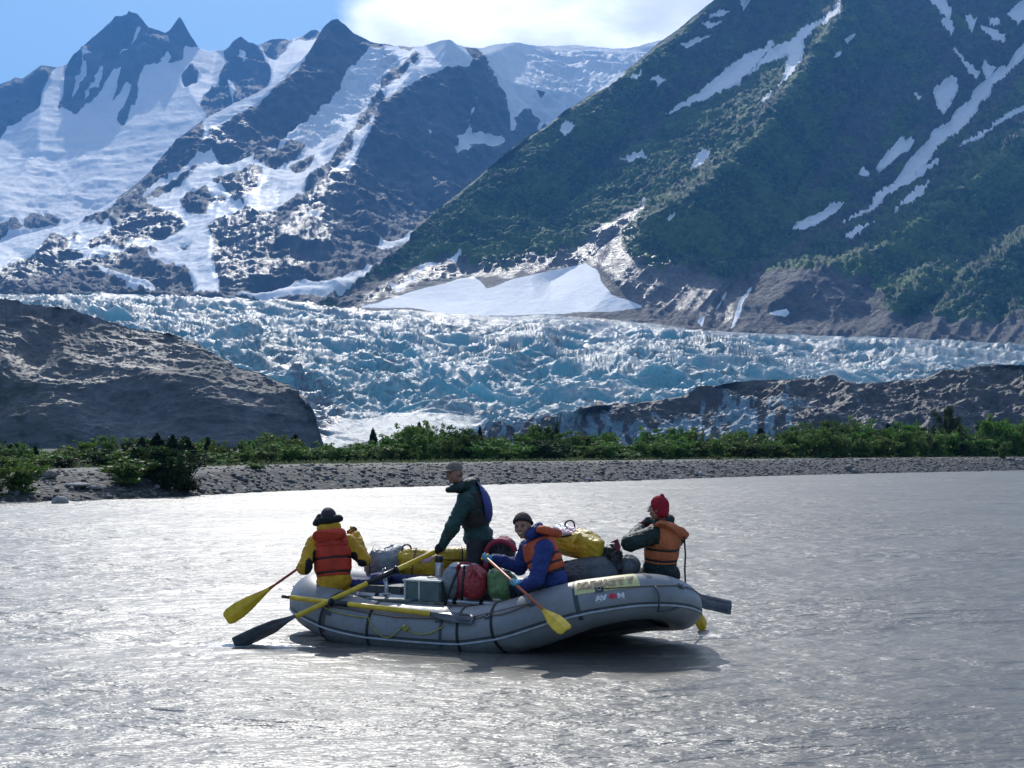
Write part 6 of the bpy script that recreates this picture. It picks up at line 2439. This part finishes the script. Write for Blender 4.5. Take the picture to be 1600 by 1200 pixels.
F.cap(V(737, 757, 16.48), V(716, 762, 16.34), .085, .070, 0).cap(V(716, 762, 16.30), V(700, 766, 16.28), .060, .032, .03).cap(V(742, 752, 16.6), V(722, 756, 16.6), .06, .05, .03).wrinkle(.011, 11, 535, 3)
F.mesh('hood', mc_dgr, root)
glove(root, J['wrL'], g1, od1, -1, mc_blkg, J['elL'], .019)
glove(root, J['wrR'], g2, od2, 1, mc_blkg, J['elR'], .019)
# cap with a brim
r_, f_, u_ = HF[:, 0], HF[:, 1], HF[:, 2]
F = Field(*bounds([J['head']], .26), .007)
F.ell(J['head'] + u_ * .055 - f_ * .005, A3(.088, .108, .088), HF, 0).plane(J['head'] + u_ * .040, -u_)
F.d = F.d
cp = F.mesh('cap', mc_capb, root)
F = Field(*bounds([J['head'] + f_ * .1], .22), .006)
F.ell(J['head'] + f_ * .105 + u_ * .043, A3(.092, .100, .010), HF, 0).ell(J['head'] + f_ * .07 + u_ * .048, A3(.094, .08, .012), HF, .01)
F.mesh('brim', mc_capb, cp)
F = Field(*bounds([J['head']], .2), .007)
F.ell(J['head'] - f_ * .035 - u_ * .004, A3(.084, .072, .06), HF, 0).wrinkle(.006, 22, 540)
F.mesh('hair', m_hair, root)

# ---------------- smiling paddler in blue
pc = (PC_T - PC_G) / np.linalg.norm(PC_T - PC_G)
gC = line_at(PC_G, PC_T, 804)
J = dict(pel=V(864, 912, 15.22), neck=V(838, 843, 15.30), head=V(817, 823, 15.22), shL=V(851, 857, 15.08), shR=V(826, 856, 15.46), elL=V(838, 906, 14.98), elR=V(812, 886, 15.62),
         wrL=gC + A3(.075, .02, -.035), wrR=V(773, 873, 15.50), hipL=V(868, 920, 15.16), hipR=V(862, 918, 15.36), knL=V(820, 924, 15.28), knR=V(808, 918, 15.62), anL=V(830, 966, 15.42), anR=V(812, 962, 15.75), toeL=V(812, 972, 15.42), toeR=V(796, 966, 15.75))
root, body, J, TF, HF = make_person('smiling person in blue jacket, orange life vest and brown beanie', J, (-.90, -.42, 0), ((-.34, -.93, -.06), (-.12, 0, 1)), 1.10,
                                    hands=[('wrL', gC, pc, 1), ('wrR', PC_G + pc * .02, pc, -1)])
jk = sleeves_jacket(root, J, TF, mc_blue, .032, 1.05, 1.05, 551, -.06, .010, arm=(.100, .086, .056))
trousers(root, J, TF, mc_dpant, r=(.112, .085, .075), seed=552)
vf, vo = vest(root, J, TF, mc_org, .060, 1.0, 1.0, -.01, .10, (.22, .40, .58), (), 553, .108)
pillow(vo, V(848, 830, 15.12), V(868, 831, 15.36), .072, mc_org, 554, (.2, .1, 1))
F = Field(*bounds([J['neck']], .24), .008)
F.cap(V(828, 836, 15.14), V(842, 824, 15.2), .055, .055, 0).ell(V(838, 833, 15.3), (.10, .10, .075), None, .03).wrinkle(.007, 12, 555, 3)
F.mesh('jacket_collar', mc_blue, root)
glove(root, J['wrL'], gC, pc, 1, mc_lblue, J['elL'])
glove(root, J['wrR'], PC_G + pc * .02, pc, -1, mc_lblue, J['elR'])
r_, f_, u_ = HF[:, 0], HF[:, 1], HF[:, 2]
F = Field(*bounds([J['head']], .26), .007)
F.ell(J['head'] + u_ * .052 - f_ * .012, A3(.100, .118, .105), HF, 0).ell(J['head'] - f_ * .03 + u_ * .02, A3(.101, .10, .09), HF, .02)
F.plane(J['head'] + u_ * .050 + f_ * .02, -u_ + f_ * .45)
F.wrinkle(.003, 18, 556)
hat = F.mesh('beanie', mc_bean, root)
G = F.copy()
sl = np.abs((G.grid() - (J['head'] + u_ * .062 + f_ * .02)) @ ((-u_ + f_ * .45) / 1.096)) - .013
G.d = np.maximum(np.maximum(F.d - .006, sl), -(F.d + .015)).astype(np.float32)
G.mesh('trim', mc_bean2, hat)
th = np.linspace(-1, 1, 9)
sm = [J['head'] + 1.1 * (f_ * (.100 - .010 * q * q) + r_ * .021 * q - u_ * (.056 - .006 * q * q)) for q in th]
tube('teeth', sm, [.002 + .0035 * (1 - q * q) for q in th], m_teeth, root, 6)

# ---------------- paddler in the red hat
pdv = (PD_T - PD_G) / np.linalg.norm(PD_T - PD_G)
J = dict(pel=V(1031, 890, 15.90), neck=V(1038, 822, 15.84), head=V(1028, 796, 15.78), shL=V(1018, 836, 15.70), shR=V(1060, 836, 15.98), elL=V(985, 848, 15.52), elR=V(1046, 852, 16.22),
         wrL=PD_G + A3(-.03, -.09, -.03), wrR=PD_G + A3(.08, .02, .04), hipL=V(1022, 898, 15.84), hipR=V(1046, 898, 16.0), knL=V(1000, 900, 16.22), knR=V(1022, 898, 16.40), anL=V(1000, 936, 16.3), anR=V(1022, 934, 16.45), toeL=V(990, 940, 16.45), toeR=V(1010, 938, 16.6))
root, body, J, TF, HF = make_person('person in red pompom hat and faded orange life vest, sitting on the bow', J, (-.62, .78, 0), ((-.93, .30, -.02), (-.02, 0, 1)), 1.0,
                                    hands=[('wrL', PD_G + pdv * .09, pdv, 1), ('wrR', PD_G + pdv * .01, pdv, -1)])
jk = sleeves_jacket(root, J, TF, mc_dgr, .034, 1.04, 1.0, 561, -.08, .010, arm=(.100, .098, .062))
trousers(root, J, TF, mc_dpant, r=(.125, .085, .075), seed=562)
vf, vo = vest(root, J, TF, mc_tan, .056, 1.0, 1.0, .0, .09, (.25, .50), (), 563, .10)
pillow(vo, V(1034, 824, 15.66), V(1066, 832, 15.86), .082, mc_tan, 564, (.25, .6, .9))
tube('hanging_strap', [V(1069, 838, 15.75), V(1071, 866, 15.74), V(1070, 890, 15.74), V(1071, 912, 15.74)], .010, m_black, vo, 6)
F = Field(*bounds([J['neck']], .22), .008)
F.cap(V(1028, 818, 15.76), V(1046, 812, 15.84), .055, .06, 0).wrinkle(.007, 12, 565, 3)
F.mesh('jacket_collar', mc_dgr, root)
r_, f_, u_ = HF[:, 0], HF[:, 1], HF[:, 2]
F = Field(*bounds([J['head']], .28), .007)
F.ell(J['head'] + u_ * .045 - f_ * .022, A3(.096, .108, .112), HF, 0).ell(J['head'] - f_ * .045 - u_ * .02, A3(.092, .08, .085), HF, .02)
F.cap(J['head'] - f_ * .02 - u_ * .03 + r_ * .07, J['head'] - f_ * .02 - u_ * .09 + r_ * .068, .022, .014, .01)
F.cap(J['head'] - f_ * .02 - u_ * .03 - r_ * .07, J['head'] - f_ * .02 - u_ * .09 - r_ * .068, .022, .014, .01)
F.ell(J['head'] - f_ * .05 + u_ * .150, .027, None, .008)
F.plane(J['head'] + f_ * .055, f_ * 1.0 - u_ * .25)
F.wrinkle(.005, 20, 566, 2)
F.mesh('wool_hat', mc_rhat, root)
gm = []
for k_ in (-1, 1):
    c_ = J['head'] + k_ * r_ * .032 + f_ * .105 + u_ * .014
    th = np.linspace(0, 2 * math.pi, 13)
    gm.append(tube_geo([c_ + .021 * (math.cos(q) * r_ + math.sin(q) * u_) for q in th], .0022, 6))
    gm.append(tube_geo([c_ + k_ * r_ * .02, J['head'] + k_ * r_ * .08 + u_ * .01], .002, 6))
v, f, _ = join_geo(gm)
np_mesh('glasses', v, f, m_steel, root)
glove(root, J['wrL'], PD_G + pdv * .09, pdv, 1, mc_mar, J['elL'])
glove(root, J['wrR'], PD_G + pdv * .01, pdv, -1, mc_mar, J['elR'])
